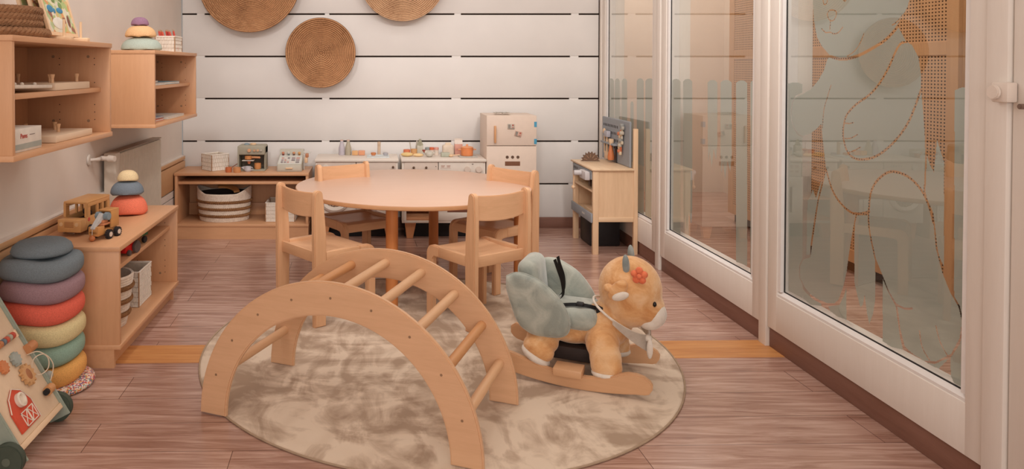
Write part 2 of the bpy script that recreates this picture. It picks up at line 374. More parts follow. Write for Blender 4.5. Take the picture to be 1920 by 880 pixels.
# posts between the panes, reaching into the next room
mb = MB()
for y0, y1 in ((5.485, 5.528), (4.366, 4.424), (3.176, 3.234)):
    mb.box(1.66, y0, 0.0, 1.80, y1, CZ, r=0.003)
for y0, y1 in ((5.40, 5.484), (4.282, 4.365), (4.425, 4.508), (3.092, 3.175), (3.235, 3.318)):
    mb.box(1.7355, y0, 0.0, 1.80, y1, CZ, r=0.002)
struct(mb, 'trim_3', FRAME)
mb = MB()
for y0, y1 in ((2.045, 3.172), (3.238, 4.362), (4.428, 5.482)): mb.box(1.672, y0, GT + 0.141, 1.735, y1, CZ)
struct(mb, 'wall_right', WHITE)
mb = MB()
for y0, y1 in ((2.06, 3.174), (3.236, 4.364), (4.426, 5.483)): mb.box(1.676, y0, 0.0, 1.74, y1, 0.0848, r=0.003)
struct(mb, 'baseboard_right', SKIRT)
# entrance side: white door with its frame and a round latch
mb = MB(); mb.box(1.655, 1.972, 0, 1.80, 2.042, CZ, r=0.004)
struct(mb, 'trim_4', FRAME)
mb = MB(); mb.box(1.665, 1.10, 0.01, 1.71, 1.968, 2.3, r=0.006); d1 = struct(mb, 'door_1', FRAME)
mb = MB(); mb.box(1.668, -1.65, 0, 1.78, 1.097, CZ); mb.box(1.668, 1.097, 2.303, 1.78, 1.97, CZ); struct(mb, 'wall_right', WHITE)
mb = MB()
ly, lz = on_x((1884, 173), 1.655)
mb.box(1.636, ly - 0.030, lz - 0.026, 1.664, ly + 0.022, lz + 0.026, r=0.004)
mb.cyl((1.636, ly + 0.006, lz), (1.626, ly + 0.006, lz), 0.019, n=28, bev=0.002)
h = mb.out('latch', plain('white_plastic', (226, 212, 200), 0.4, 0.01), d1)
mb = MB(); ky, kz = on_x((1921, 200), 1.66)
mb.cyl((1.664, ky, kz), (1.645, ky, kz), 0.007, n=20, bev=0.002); mb.out('key_button', plain('brown_metal', (120, 96, 84), 0.4), d1)
# film drawings -------------------------------------------------------------
bear_out = [(1524, 0), (1526, 38), (1532, 70), (1542, 88), (1557, 105), (1551, 112), (1549, 118), (1545, 132), (1535, 150), (1520, 168), (1506, 176), (1492, 182), (1486, 195), (1484, 212), (1485, 226), (1491, 242), (1497, 251), (1506, 255),
    (1520, 250), (1532, 241), (1540, 232), (1542, 257), (1546, 292), (1549, 320), (1545, 338), (1535, 376), (1529, 417), (1524, 450), (1520, 480), (1519, 483), (1506, 487), (1500, 500), (1500, 520), (1510, 541), (1522, 554), (1535, 562), (1552, 569), (1565, 569),
    (1572, 562), (1580, 542), (1587, 512), (1592, 475), (1600, 425), (1605, 400), (1630, 398), (1630, 420), (1632, 437), (1642, 485), (1655, 517), (1667, 547), (1682, 572), (1685, 592), (1688, 617), (1696, 648), (1701, 655), (1712, 664), (1733, 677), (1755, 678), (1783, 664), (1799, 635), (1804, 605), (1797, 575), (1782, 550), (1767, 512),
    (1755, 467), (1750, 417), (1745, 397), (1735, 370), (1732, 358), (1735, 300), (1734, 257), (1731, 210), (1727, 170), (1727, 140), (1722, 107), (1710, 85), (1698, 76), (1684, 50), (1692, 30), (1702, 12), (1706, -4),
    (1710, -40), (1706, -90), (1690, -140), (1712, -185), (1700, -235), (1664, -245), (1630, -205), (1585, -200), (1560, -225), (1534, -215), (1524, -180), (1536, -140), (1526, -90), (1522, -40)]
polys3 = [px(bear_out)]
lines3 = []
def ln(pts, w_=0.006, sm=True): lines3.append((px(pts, sm), w_))
ln([(1557, 106), (1570, 110), (1585, 111), (1610, 104), (1635, 91), (1660, 75), (1680, 54), (1690, 38)], 0.011)
ln([(1700, 79), (1690, 81), (1680, 95), (1667, 125), (1650, 155), (1630, 178), (1605, 196), (1588, 215), (1582, 235), (1581, 255), (1587, 281), (1600, 296), (1620, 299), (1645, 292), (1675, 268), (1700, 235), (1715, 202), (1722, 182), (1727, 168)], 0.0085)
ln([(1620, 63), (1612, 82), (1602, 96), (1588, 106)], 0.004)
ln([(1558, 160), (1552, 180), (1545, 205), (1542, 240)], 0.004)
for q in ([(1583, 231), (1591, 232), (1600, 230)], [(1584, 260), (1596, 259), (1608, 252)], [(1592, 286), (1603, 282), (1613, 276)]): ln(q, 0.004)
ln([(1549, 318), (1560, 355), (1575, 380), (1595, 398), (1612, 401), (1630, 397)], 0.0085)
ln([(1629, 398), (1632, 365), (1642, 342), (1660, 326), (1677, 322), (1700, 330), (1720, 347), (1735, 370), (1745, 397), (1750, 417)], 0.0085)
ln([(1682, 572), (1695, 579), (1710, 579)], 0.007); ln([(1724, 621), (1729, 651), (1743, 676)], 0.0045); ln([(1755, 612), (1762, 640), (1776, 667)], 0.0045)
ln([(1600, -8), (1540, -8)], 0.0001)
for q in ([(1551, 26), (1555, 20), (1562, 19), (1568, 22), (1567, 32), (1561, 39), (1554, 36), (1551, 26)], [(1557, 39), (1556, 55)], [(1541, 54), (1548, 61), (1556, 60), (1562, 63), (1572, 61), (1580, 51)], [(1543, 0), (1545, 8), (1550, 6), (1552, -4)], [(1580, -2), (1584, 2), (1588, -3)]): ln(q, 0.0045)
ln([(1673, 47), (1683, 40), (1692, 28)], 0.004)
outline_gap = px(bear_out + [bear_out[0]])
# grass blades, pickets next to the animal
extra3 = [
    [(1478, 157), (1485, 155), (1497, 155), (1504, 158), (1505, 560), (1478, 545)],
    [(1738, 292), (1745, 312), (1751, 323), (1757, 262), (1764, 285), (1770, 304), (1770, 500), (1760, 480), (1757, 460), (1750, 400), (1738, 372), (1735, 360)],
    [(1790, 170), (1800, 165), (1812, 163), (1824, 164), (1824, 760), (1800, 745), (1783, 705), (1782, 672), (1800, 645), (1808, 610), (1800, 575), (1789, 556)],
    [(1604, 404), (1627, 404), (1628, 425), (1632, 450), (1641, 490), (1641, 562), (1637, 588), (1630, 608), (1626, 590), (1621, 552), (1618, 572), (1613, 576), (1608, 556), (1602, 530), (1602, 450)],
    [(1655, 520), (1668, 552), (1679, 574), (1683, 600), (1687, 630), (1693, 656), (1671, 651), (1655, 640)],
    [(1514, 376), (1520, 368), (1524, 355), (1530, 372), (1538, 345), (1541, 340), (1533, 376), (1526, 417), (1521, 450), (1518, 478), (1512, 478)],
    [(1553, 575), (1574, 572), (1582, 556), (1587, 540), (1587, 600), (1570, 594), (1557, 584)],
    [(1504, 540), (1512, 550), (1525, 562), (1540, 570), (1540, 574), (1520, 572), (1506, 560)],
    [(1768, 676), (1780, 672), (1760, 692), (1735, 680), (1752, 683)]]
film('frosted_film', win3, [px(p) for p in extra3], [(outline_gap, 0.011)], 2.135, 3.085, 0.258, 1.9, minus=polys3)
film('frosted_film', win3, polys3, lines3, 2.135, 3.085, 0.258, GT)
def picket(x0, x1, top, bot, jag=False):
    xm = (x0 + x1) / 2; q = (x1 - x0) * 0.22
    p = [(x0, top + 5), (x0 + q, top + 1), (xm, top), (x1 - q, top + 1), (x1, top + 5)]
    if jag: p += [(x1, bot - 30), (x1 - q * .6, bot), (xm + q * .5, bot - 22), (xm - q * .4, bot + 14), (x0 + q, bot - 18), (x0 + q * .3, bot + 4), (x0, bot - 40)]
    else: p += [(x1, bot), (x0, bot - 8)]
    return px(p)
film('frosted_film', win2, [picket(1259, 1276, 148, 470), picket(1281, 1298, 148, 420, True), picket(1327, 1345, 150, 300, True), picket(1351, 1372, 150, 322, True), picket(1380, 1401, 151, 499), picket(1407, 1417, 151, 560)], [], 3.325, 4.275, 0.258, 1.2)
film('frosted_film', win1, [picket(1141, 1151, 147, 500), picket(1153, 1162, 147, 500), picket(1166, 1176, 147, 500), picket(1182, 1188, 190, 330, True), picket(1194, 1207, 147, 500), picket(1210, 1226, 147, 500)], [], 4.515, 5.395, 0.258, 1.2)
# next room ----------------------------------------------------------------
struct(MB().box(3.30, -1.7, 0, 3.4, 7.2, CZ), 'wall_beyond', plain('next_room_wall', (224, 205, 188), 0.7, 0.01, 5))
struct(MB().box(1.70, BY + 0.11, 0, 1.82, 7.2, CZ), 'wall_end', WHITE); struct(MB().box(1.60, 7.1, 0, 3.4, 7.2, CZ), 'wall_far', plain('next_room_wall', (224, 205, 188)))
CABW = wood('perforated_oak', (204, 156, 112), 'z', 0.06, 0.45)
def perforated(name, y0, y1, xf, label, rows=((0.14, 1.235), (1.30, 2.02))):
    t = thing(name, label, 'cabinet', (xf + 0.2, (y0 + y1) / 2, 0)); o_ = t.location.copy()
    MB().box(xf + 0.02, y0, 0.07, xf + 0.5, y1, 2.15, r=0.003).out('carcass', CABW, t, origin=o_)
    MB().box(xf + 0.05, y0 + .01, 0.0, xf + 0.45, y1 - .01, 0.07).out('plinth', DARK, t, origin=o_)
    nd = 1; wd = (y1 - y0) / nd
    for k in range(nd):
        a_, b_ = y0 + k * wd + 0.003, y0 + (k + 1) * wd - 0.003; m_ = MB()
        st = 0.075
        m_.box(xf, a_, 0.07, xf + 0.02, a_ + st, 2.15, r=0.002); m_.box(xf, b_ - st, 0.07, xf + 0.02, b_, 2.15, r=0.002)
        edges = [0.07] + [v for r_ in rows for v in r_] + [2.15]
        for i in range(0, len(edges), 2): m_.box(xf + .0003, a_ + st, edges[i], xf + 0.02, b_ - st, edges[i + 1], r=0.001)
        dk = MB(); g = 0.0165; hs = 0.0036
        for z0, z1 in rows:
            # lattice: horizontal and vertical bars leave square holes over a dark back
            m_.bm.verts.ensure_lookup_table()
            nz = int((z1 - z0) / g); ny = int((b_ - a_ - 2 * st) / 0.0215); gz = (z1 - z0) / nz; gy = (b_ - a_ - 2 * st) / ny
            for j in range(nz + 1): m_.box(xf + 0.004, a_ + st, max(z0, z0 + j * gz - gz / 2 + hs), xf + 0.0056, b_ - st, min(z1, z0 + j * gz + gz / 2 - hs))
            for j in range(ny + 1): m_.box(xf + 0.0042, max(a_ + st, a_ + st + j * gy - gy / 2 + hs * 1.35), z0, xf + 0.0055, min(b_ - st, a_ + st + j * gy + gy / 2 - hs * 1.35), z1)
            dk.box(xf + 0.0065, a_ + st, z0, xf + 0.019, b_ - st, z1)
        d = m_.out('door', CABW, t, origin=o_, smooth=False); dk.out('dark_lining', DARK, d, origin=o_)
perforated('wardrobe', 3.51, 4.83, 2.72, 'tall oak wardrobe with square-hole doors behind the glass with the frosted bear')
perforated('wardrobe', 5.02, 5.77, 2.72, 'oak wardrobe with square-hole doors, farther back, seen through the middle glass pane')
# ------------------------------------------------------------------ rug
def rug_mat():
    m, nt, b = base_mat('suede_rug'); b.inputs['Roughness'].default_value = 0.95; b.inputs['Specular IOR Level'].default_value = 0.1; b.inputs['Sheen Weight'].default_value = 0.3
    v = mapping(nt, (1, 1.7, 1), (0, 0, 0.5))
    f = noise(nt, v, 2.1, 4, 0.55, 1.8); f2 = noise(nt, mapping(nt, (2.2, 1, 1), (0, 0, -0.7)), 3.6, 5, 0.55, 1.2)
    mx = N(nt, 'ShaderNodeMath', operation='ADD'); nt.links.new(f, mx.inputs[0]); nt.links.new(f2, mx.inputs[1])
    nt.links.new(ramp(nt, mx.outputs[0], [(0.80 / 2 + .02, lin((158, 139, 121))), (0.98 / 2, lin((182, 164, 146))), (1.1 / 2, lin((205, 189, 171)))]), b.inputs['Base Color'])
    mr = N(nt, 'ShaderNodeMath', operation='MULTIPLY'); nt.links.new(mx.outputs[0], mr.inputs[0]); mr.inputs[1].default_value = 0.5
    nt.links.new(ramp(nt, mr.outputs[0], [(0.43, lin((166, 140, 116))), (0.495, lin((192, 168, 145))), (0.56, lin((218, 197, 174)))]), b.inputs['Base Color'])
    bump(nt, b, noise(nt, mapping(nt), 500, 2), 0.2, 0.001); return m
RUGM = rug_mat()
RC = (0.265, 3.165); RRX, RRY = 0.965, 1.035
rug = thing('round_rug', 'round beige suede-look rug with a stitched rim lying under the climbing arch', 'rug', (RC[0], RC[1], 0))
MB().lathe([(0, 0.004), (0.5, 0.004), (0.985, 0.004), (0.993, 0.003), (0.996, 0.001), (0, 0.001)], 160, sx=RRX, sy=RRY).out('pile', RUGM, rug)
MB().tube([((RRX * 0.997) * math.cos(t), (RRY * 0.997) * math.sin(t), 0.0035) for t in [2 * math.pi * k / 160 for k in range(160)]], 0.0035, 8, closed=True).out('binding', plain('rug_binding', (170, 146, 122), 0.8), rug)
RZ = 0.0045
# ------------------------------------------------------------------ round table
TC = (0.225, 4.15); TR = 0.640; TH = 0.53
tb = thing('round_table', 'low round beech table with a pink-toned top and four amber legs', 'table', (TC[0], TC[1], 0))
MB().lathe([(0, TH), (TR - 0.008, TH), (TR - 0.002, TH - 0.002), (TR - .002, TH - .004), (0, TH - .004)], 128).out('tabletop', TABLE_TOP, tb)
MB().lathe([(TR - .012, TH - .004), (TR, TH - .004), (TR + .001, TH - .012), (TR - .002, TH - .022), (TR - .012, TH - .026), (0, TH - .026), (0, TH - 0.0045), (TR - .012, TH - 0.0045)], 128).out('edge_band', TABLE_EDGE, tb)
for lx, ly in ((0.098, 3.66), (0.385, 4.70), (-0.30, 4.27), (0.795, 4.06)):
    dx, dy = lx - TC[0], ly - TC[1]
    z0 = RZ if ((lx - RC[0]) / RRX) ** 2 + ((ly - RC[1]) / RRY) ** 2 < 1.0 else 0.0
    MB().cyl((dx, dy, z0), (dx, dy, TH - .026), 0.030, n=28).out('leg', TABLE_LEG, tb)
ap = MB()
for a in range(4):
    p = [(-0.127, -0.49), (0.16, 0.55), (-0.525, 0.12), (0.57, -0.09)][a]; q = (0, 0)
    ap.cyl((p[0], p[1], TH - .05), (0, 0, TH - .05), 0.016, n=8)
ap.out('underframe', TABLE_EDGE, tb)
# ------------------------------------------------------------------ chairs
def chair(label, px_, py_, face, first=None, zoff=RZ):
    if first is not None:
        t = copy_tree(first); t.location = (px_, py_, zoff); t.rotation_euler = (0, 0, face - math.pi / 2); t['label'] = label; return t
    t = thing('child_chair', label, 'chair', (px_, py_, zoff), face - math.pi / 2, 'beech chairs around the round table')
    W2, SH, TOP, D = 0.158, 0.336, 0.618, 0.315
    def post(sx):
        pr = [(-0.030, 0), (0.030, 0), (0.033, 0.30), (0.031, 0.42), (0.018, 0.56), (0.013, 0.595)]
        pr += [(0.013 - 0.0215 * (1 - math.cos(k * math.pi / 8)), 0.595 + 0.022 * math.sin(k * math.pi / 8)) for k in range(1, 8)]
        pr += [(-0.030, 0.592), (-0.034, 0.5), (-0.032, 0.33)]
        return MB().prism(pr, sx * W2 - 0.014, sx * W2 + 0.014, 'yz', r=0.004)
    for sx in (-1, 1):
        post(sx).out('leg', CH_Z, t)
        q = [(D - 0.044, 0), (D, 0)] + [(D - 0.045 + 0.045 * math.cos(k * math.pi / 16), 0.291 + 0.045 * math.sin(k * math.pi / 16)) for k in range(0, 9)] + [(D - 0.095, SH), (D - 0.095, 0.287), (D - 0.058, 0.284), (D - 0.047, 0.272)]
        MB().prism(q, sx * W2 - 0.014, sx * W2 + 0.014, 'yz', r=0.004).out('leg', CH_Z, t)
        MB().box(sx * W2 - 0.0138, 0.031, 0.287, sx * W2 + 0.0138, D - 0.095, SH - .0003, r=0.003).out('side_rail', CH_Y, t)
    # seat: shallow dish, waterfall front
    pr = [(0.000, SH - 0.010), (0.03, SH - .012), (0.12, SH - .016), (0.22, SH - .012), (D - 0.05, SH - 0.006), (D - 0.02, SH - .014), (D - 0.006, SH - 0.032), (D - 0.003, SH - 0.052)]
    lo = [(D - 0.017, SH - 0.052), (D - 0.02, SH - .036), (D - 0.035, SH - 0.024), (D - 0.06, SH - .019), (0.22, SH - .026), (0.12, SH - .030), (0.03, SH - .026), (0.0, SH - .024)]
    MB().prism(pr + lo, -W2 + 0.014, W2 - 0.014, 'yz').out('seat', CH_X, t)
    MB().box(-W2 + .014, -0.012, 0.285, W2 - .014, 0.006, 0.335, r=0.002).out('back_rail', CH_X, t)
    o_, i_ = [], []
    for k in range(13):
        x = (-1 + k / 6) * (W2 - 0.0135); c = -0.020 - 0.022 * (1 - (x / W2) ** 2); o_.append((x, c - 0.006)); i_.append((x, c + 0.006))
    mb = MB().band(o_, i_, 0.497, 0.606, 'xy', r=0.003)
    b = mb.bm
    for v in b.verts:   # lower edge bows down, leans back a little
        if v.co.z < 0.52: v.co.z -= 0.012 * (1 - (v.co.x / W2) ** 2)
        if v.co.z > 0.58: v.co.z -= 0.006 * (1 - (v.co.x / W2) ** 2)
        v.co.y += 0.020 - 0.10 * (v.co.z - 0.55) * 0.3
    mb.out('backrest', CH_X, t)
    return t
c1 = chair('beech child chair at the front left of the round table, nearest the left shelf', -0.335, 3.53, math.radians(38))
chair('beech child chair at the front right of the table, nearest the rocking deer', 0.575, 3.415, math.radians(123), c1)
chair('beech child chair behind the table in front of the toy washing machine', -0.165, 4.38, math.radians(-58), c1, 0.0045)
chair('beech child chair behind the table in front of the toy fridge', 0.775, 4.19, math.radians(-142), c1, 0.0045)
# ------------------------------------------------------------------ climbing arch
AC = (0.07, 2.797); NC = (-0.14, 2.38); ang = math.atan2(2.605 - 2.99, 0.525 + 0.385)
mid = ((AC[0] + NC[0]) / 2, (AC[1] + NC[1]) / 2)
arch = thing('climbing_arch', 'wooden half-round climbing arch with rungs standing on the rug', 'climbing frame', (mid[0], mid[1], RZ), ang)
half = math.hypot(AC[0] - NC[0], AC[1] - NC[1]) / 2
def arc_pts(a_, b_, n=48): return [(-a_ * math.cos(math.pi * k / n), b_ * math.sin(math.pi * k / n)) for k in range(n + 1)]
for s_ in (-1, 1):
    y = s_ * half
    m_ = MB().band(arc_pts(0.493, 0.502 - RZ), arc_pts(0.392, 0.394 - RZ), y - 0.010, y + 0.010, 'xz', r=0.0045)
    sp = m_.out('side_panel', PLY, arch)
    for k in range(9):
        t_ = math.radians(162 - 18 * k); MB().cyl((0.45 * math.cos(t_), y - 0.0108, 0.448 * math.sin(t_)), (0.45 * math.cos(t_), y + 0.0108, 0.448 * math.sin(t_)), 0.0042, n=10).out('screw', plain('screw_metal', (170, 140, 112), 0.4, metal=0.6), sp)
RUNG = wood('birch_rung', (222, 178, 138), 'y', 0.06); RUNG2 = wood('darker_birch_rung', (208, 152, 104), 'y', 0.06)
for k in range(9):
    t_ = math.radians(162 - 18 * k)
    r_ = MB().cyl((0.45 * math.cos(t_), -half + .0095, 0.448 * math.sin(t_)), (0.45 * math.cos(t_), half - .0095, 0.448 * math.sin(t_)), 0.0165, n=24).out('rung', RUNG2 if k in (2, 3, 7) else RUNG, arch)
# ------------------------------------------------------------------ rocking deer
OD = (0.765, 2.912)
deer = thing('rocking_deer', 'plush rocking deer with grey-green seat cushions on curved wooden rockers', 'rocking toy', (OD[0], OD[1], RZ), math.radians(-25))
def plush_mat():
    m, nt, b = base_mat('tan_plush'); b.inputs['Roughness'].default_value = 0.95; b.inputs['Specular IOR Level'].default_value = 0.05
    b.inputs['Sheen Weight'].default_value = 0.6; b.inputs['Sheen Tint'].default_value = (1, 0.85, 0.7, 1)
    f = noise(nt, mapping(nt), 9, 5, 0.6, 1.3)
    nt.links.new(ramp(nt, f, [(0.34, lin((206, 146, 92))), (0.5, lin((224, 172, 120))), (0.66, lin((236, 196, 152)))]), b.inputs['Base Color'])
    bump(nt, b, noise(nt, mapping(nt), 120, 4), 0.5, 0.004); return m
PLUSH = plush_mat()
CREAM = fabric('cream_plush', (236, 226, 214), (218, 206, 192), 14, bmp=0.4)
SAGE = fabric('grey_green_velvet', (184, 187, 176), (150, 156, 148), 11, sheen=0.7, bmp=0.35)
HORN = fabric('grey_felt', (154, 160, 158), (132, 140, 138), 20)
def blob(parts, name, mat, parent, vox=0.0055, sm=8):
    mb = MB()
    for c, r, sc, ry in parts:
        mb.ball(c, r, sc, 20, rot=None if not ry else Matrix.Rotation(ry, 4, 'Y').to_quaternion())
    o = mb.out(name, mat, parent)
    r_ = o.modifiers.new('Remesh', 'REMESH'); r_.mode = 'VOXEL'; r_.voxel_size = vox; r_.use_smooth_shade = True
    s_ = o.modifiers.new('Smooth', 'SMOOTH'); s_.iterations = sm; s_.factor = 0.6
    return o
R = math.radians
body = [((-0.075, 0, 0.165), 0.062, (1.35, 1.35, .9), 0), ((0.01, 0, 0.165), 0.062, (1.6, 1.3, .85), 0), ((0.09, 0, 0.19), 0.075, (1.1, 1.15, 1.05), 0), ((0.145, 0, 0.205), 0.085, (1.0, 1.12, 1.05), R(25)), ((0.17, 0, 0.245), 0.075, (1, 1.1, 1.1), 0),
    ((0.222, -0.005, 0.348), 0.116, (0.99, 1.0, 1.03), 0), ((0.228, -.005, 0.310), 0.104, (1.05, 1.02, 1), 0), ((0.275, -0.006, 0.285), 0.072, (1.0, 1.15, 0.9), 0)]
for s_ in (-1, 1):
    body += [((0.135, s_ * 0.085, 0.155), 0.062, (1.0, 0.9, 1.1), 0), ((0.150, s_ * 0.112, 0.110), 0.055, (1.06, 0.86, 1.15), 0), ((0.155, s_ * 0.122, 0.082), 0.048, (1.2, 0.9, 0.92), 0),
             ((-0.085, s_ * 0.085, 0.135), 0.055, (1.15, 0.95, 0.9), R(20)), ((-0.092, s_ * 0.122, 0.112), 0.05, (1.25, 0.9, 0.92), R(28))]
bo = blob(body, 'body', PLUSH, deer)
blob([((0.309, -0.018, 0.268), 0.050, (0.88, 1.1, 1.0), 0), ((0.292, -0.014, 0.243), 0.047, (1.0, 1.25, 0.75), 0)], 'muzzle', CREAM, deer, 0.004, 6)
for s_ in (-1, 1):
    MB().ball((0.157, s_ * 0.124, 0.060), 0.05, (1.12, 0.86, 0.42), 24).out('front_sole', CREAM, bo)
    MB().ball((-0.102, s_ * 0.126, 0.086), 0.052, (1.15, 0.86, 0.45), 24, rot=Matrix.Rotation(R(30), 4, 'Y').to_quaternion()).out('hind_sole', CREAM, bo)
    e_ = MB(); e_.ball((0.192, s_ * 0.126, 0.368), 0.034, (0.75, 0.50, 1.35), 20, rot=Matrix.Rotation(R(38), 4, 'Y').to_quaternion())
    eo = e_.out('ear', PLUSH, deer)
    MB().ball((0.204, s_ * 0.140 , 0.352), 0.024, (1.3, 0.42, 0.62), 18, rot=Matrix.Rotation(R(-22), 4, 'Y').to_quaternion()).out('ear_lining', CREAM, eo)
    MB().ball((0.160, s_ * 0.122, 0.372), 0.017, (1.05, 0.9, 0.95), 18).out('ear_nub', PLUSH, deer)
    MB().ball((0.216, s_ * 0.082, 0.452), 0.017, (0.75, 0.62, 2.3), 18, rot=Matrix.Rotation(R(-4), 4, 'Y').to_quaternion()).out('horn', HORN, deer)
    ey = MB(); ey.ball((0.314, -0.005 + s_ * 0.066, 0.318), 0.0088, (0.8, 0.8, 1.1), 16); ey.out('eye', plain('black_bead', (18, 16, 16), 0.15), deer)
fl = MB()
for k in range(5):
    a = 2 * math.pi * k / 5 + .3; fl.ball((0.264 + 0.017 * math.cos(a), -0.103 - 0.002 * math.sin(a), 0.424 + 0.019 * math.sin(a)), 0.0135, (1, 0.7, 1), 12)
fl.ball((0.264, -0.112, 0.424), 0.009, (1, .7, 1), 12)
fl.out('flower', fabric('orange_felt', (238, 134, 96), (220, 112, 76), 30), deer)
# white bandana: band round the neck and a pointed cloth in front
bd = MB()
ring = []
for k in range(28):
    a = 2 * math.pi * k / 28; ring.append((0.190 + 0.100 * math.cos(a), 0.102 * math.sin(a), 0.240 - 0.055 * math.cos(a)))
bd.tube(ring, 0.0045, 8, closed=True)
for s_ in (-1, 1):
    b = bmesh.new(); g = []
    for i in range(7):
        row = []
        for j in range(5):
            u_ = i / 6; v_ = j / 4
            a = s_ * R(15 + 85 * (1 - u_)); rr = 0.106 + 0.004 * v_
            row.append(b.verts.new((0.192 + rr * math.cos(a), rr * math.sin(a) * 1.02, 0.243 - 0.055 * math.cos(a) - v_ * (0.016 + 0.050 * u_))))
        g.append(row)
    for i in range(6):
        for j in range(4): b.faces.new((g[i][j], g[i + 1][j], g[i + 1][j + 1], g[i][j + 1]))
    bmesh.ops.solidify(b, geom=b.faces[:], thickness=0.004); bd.add(b)
bd.ball((0.298, -0.062, 0.150), 0.014, (0.8, 0.5, 2.6), 14); bd.ball((0.292, -0.050, 0.185), 0.013, (1, 1, 1), 12)
bd.out('bandana', CREAM, deer)
# cushions
def cushion(outline, y0, y1, puff, name, lean=0.0, parent=deer):
    # pillow whose outline lies in the x-z plane
    b = bmesh.new(); P = smooth_line(outline + [outline[0]], 4)[:-1]; n = len(P)
    cx_, cz_ = sum(p[0] for p in P) / n, sum(p[1] for p in P) / n; ym = (y0 + y1) / 2; h_ = abs(y1 - y0) / 2
    rings = {}
    for side in (-1, 1):
        rs = []
        for f, d in ((1.0, 0.0), (0.985, 0.45), (0.94, 0.72), (0.85, 0.90), (0.68, 1.0), (0.4, 1.06), (0.15, 1.08)):
            if f == 1.0 and side == 1: rs.append(rings[-1][0]); continue
            rs.append([b.verts.new((cx_ + (p[0] - cx_) * f, ym + side * h_ * d + puff * math.sin(9 * i / n * 6.28) * (1 - d) * 0.004, cz_ + (p[1] - cz_) * f)) for i, p in enumerate(P)])
        rings[side] = rs
        for A, B in zip(rs, rs[1:]):
            for k in range(n): b.faces.new((A[k], A[(k + 1) % n], B[(k + 1) % n], B[k]))
        b.faces.new(rs[-1])
    for v in b.verts: v.co.y += lean * (v.co.z - cz_)
    bmesh.ops.recalc_face_normals(b, faces=b.faces[:])
    return MB().add(b).out(name, SAGE, parent, ang=80)
wing = [(-0.212, 0.376), (-0.175, 0.393), (-0.125, 0.388), (-0.06, 0.355), (-0.005, 0.300), (0.024, 0.240), (0.018, 0.190), (-0.012, 0.168), (-0.07, 0.162), (-0.125, 0.168), (-0.17, 0.205), (-0.195, 0.27), (-0.212, 0.33)]
wo = cushion(wing, -0.155, -0.105, 1, 'side_wing', -0.06)
MB().tube([(x, -0.13 - 0.06 * (z - .27), z) for x, z in smooth_line(wing + [wing[0]], 4)[:-1]], 0.003, 6, closed=True).out('piping', SAGE, wo)
cushion([(x + 0.06, z + 0.005) for x, z in wing], 0.098, 0.148, 1, 'side_wing', 0.06)
# backrest pad and seat pad
bk = MB(); bk.box(-0.165, -0.098, 0.20, -0.085, 0.095, 0.445, r=0.036, seg=5, M=Matrix.Translation((0.02, 0, 0)) @ Matrix.Rotation(R(-6), 4, 'Y')); bk.out('backrest_cushion', SAGE, deer, ang=80)
sp_ = MB(); sp_.box(-0.10, -0.098, 0.185, 0.118, 0.098, 0.268, r=0.032, seg=5); sp_.out('seat_cushion', SAGE, deer, ang=80)
st = MB()
def strap(pts, w_, axis):
    b = bmesh.new(); P = [Vector(p) for p in smooth_line(pts, 5)]; A_ = [b.verts.new(p - Vector(axis) * w_ / 2) for p in P]; B_ = [b.verts.new(p + Vector(axis) * w_ / 2) for p in P]
    for k in range(len(P) - 1): b.faces.new((A_[k], A_[k + 1], B_[k + 1], B_[k]))
    bmesh.ops.solidify(b, geom=b.faces[:], thickness=0.003); st.add(b)
strap([(-0.052, -0.03, 0.432), (-0.040, -0.032, 0.40), (-0.022, -0.036, 0.35), (-0.018, -0.04, 0.30), (-0.040, -0.04, 0.275)], 0.028, (0.2, 1, 0))
strap([(-0.052, 0.03, 0.430), (-0.045, 0.032, 0.40), (-0.030, 0.036, 0.35), (-0.030, 0.04, 0.30), (-0.045, 0.04, 0.275)], 0.028, (0.2, 1, 0))
strap([(-0.04, -0.09, 0.272), (0.02, -0.06, 0.276), (0.075, -0.05, 0.275), (0.125, -0.045, 0.262), (0.13, -0.05, 0.235)], 0.022, (0, 1, 0.3))
st.box(0.035, -0.072, 0.274, 0.062, -0.042, 0.286, r=0.004); st.box(0.108, -0.066, 0.252, 0.135, -0.028, 0.280, r=0.005)
st.out('harness_strap', BLACK, deer)
# rockers
ROCK = wood('rocker_beech', (214, 168, 128), 'x', 0.06)
def rocker_outline():
    lo = [(u_, 0.42 * (u_ - 0.06) ** 2 + 0.000) for u_ in [(-0.24 + 0.02 * k) for k in range(0, 26)] if u_ <= 0.27]
    lo += [(0.290, 0.019), (0.305, 0.024)]
    hi = [(0.316, 0.042), (0.317, 0.056), (0.308, 0.070), (0.288, 0.082), (0.262, 0.088), (0.232, 0.087), (0.205, 0.078), (0.17, 0.064), (0.13, 0.054), (0.09, 0.050), (0.03, 0.050), (-0.03, 0.055), (-0.08, 0.066), (-0.13, 0.080), (-0.18, 0.094), (-0.22, 0.102), (-0.25, 0.101), (-0.268, 0.088), (-0.268, 0.062), (-0.256, 0.047)]
    return lo + hi
for s_ in (-1, 1):
    MB().prism(rocker_outline(), s_ * 0.155 - 0.013, s_ * 0.155 + 0.013, 'xz', r=0.004).out('rocker', ROCK, deer)
ROCK_Y = wood('rocker_crossbar', (210, 150, 106), 'y', 0.06)
MB().box(-0.110, -0.142, 0.058, -0.062, 0.142, 0.078, r=0.003).out('crossbar', ROCK_Y, deer)
MB().box(0.115, -0.142, 0.048, 0.175, 0.142, 0.062, r=0.003).out('crossbar', ROCK_Y, deer)
for s_ in (-1, 1): MB().box(-0.025, s_ * 0.155 - 0.04, 0.047, 0.078, s_ * 0.155 + 0.04, 0.076, r=0.004).out('footrest', ROCK, deer)
MB().box(-0.060, -0.07, 0.064, 0.115, 0.07, 0.115, r=0.006).out('sound_box', plain('dark_brown_box', (52, 40, 36), 0.7), deer)
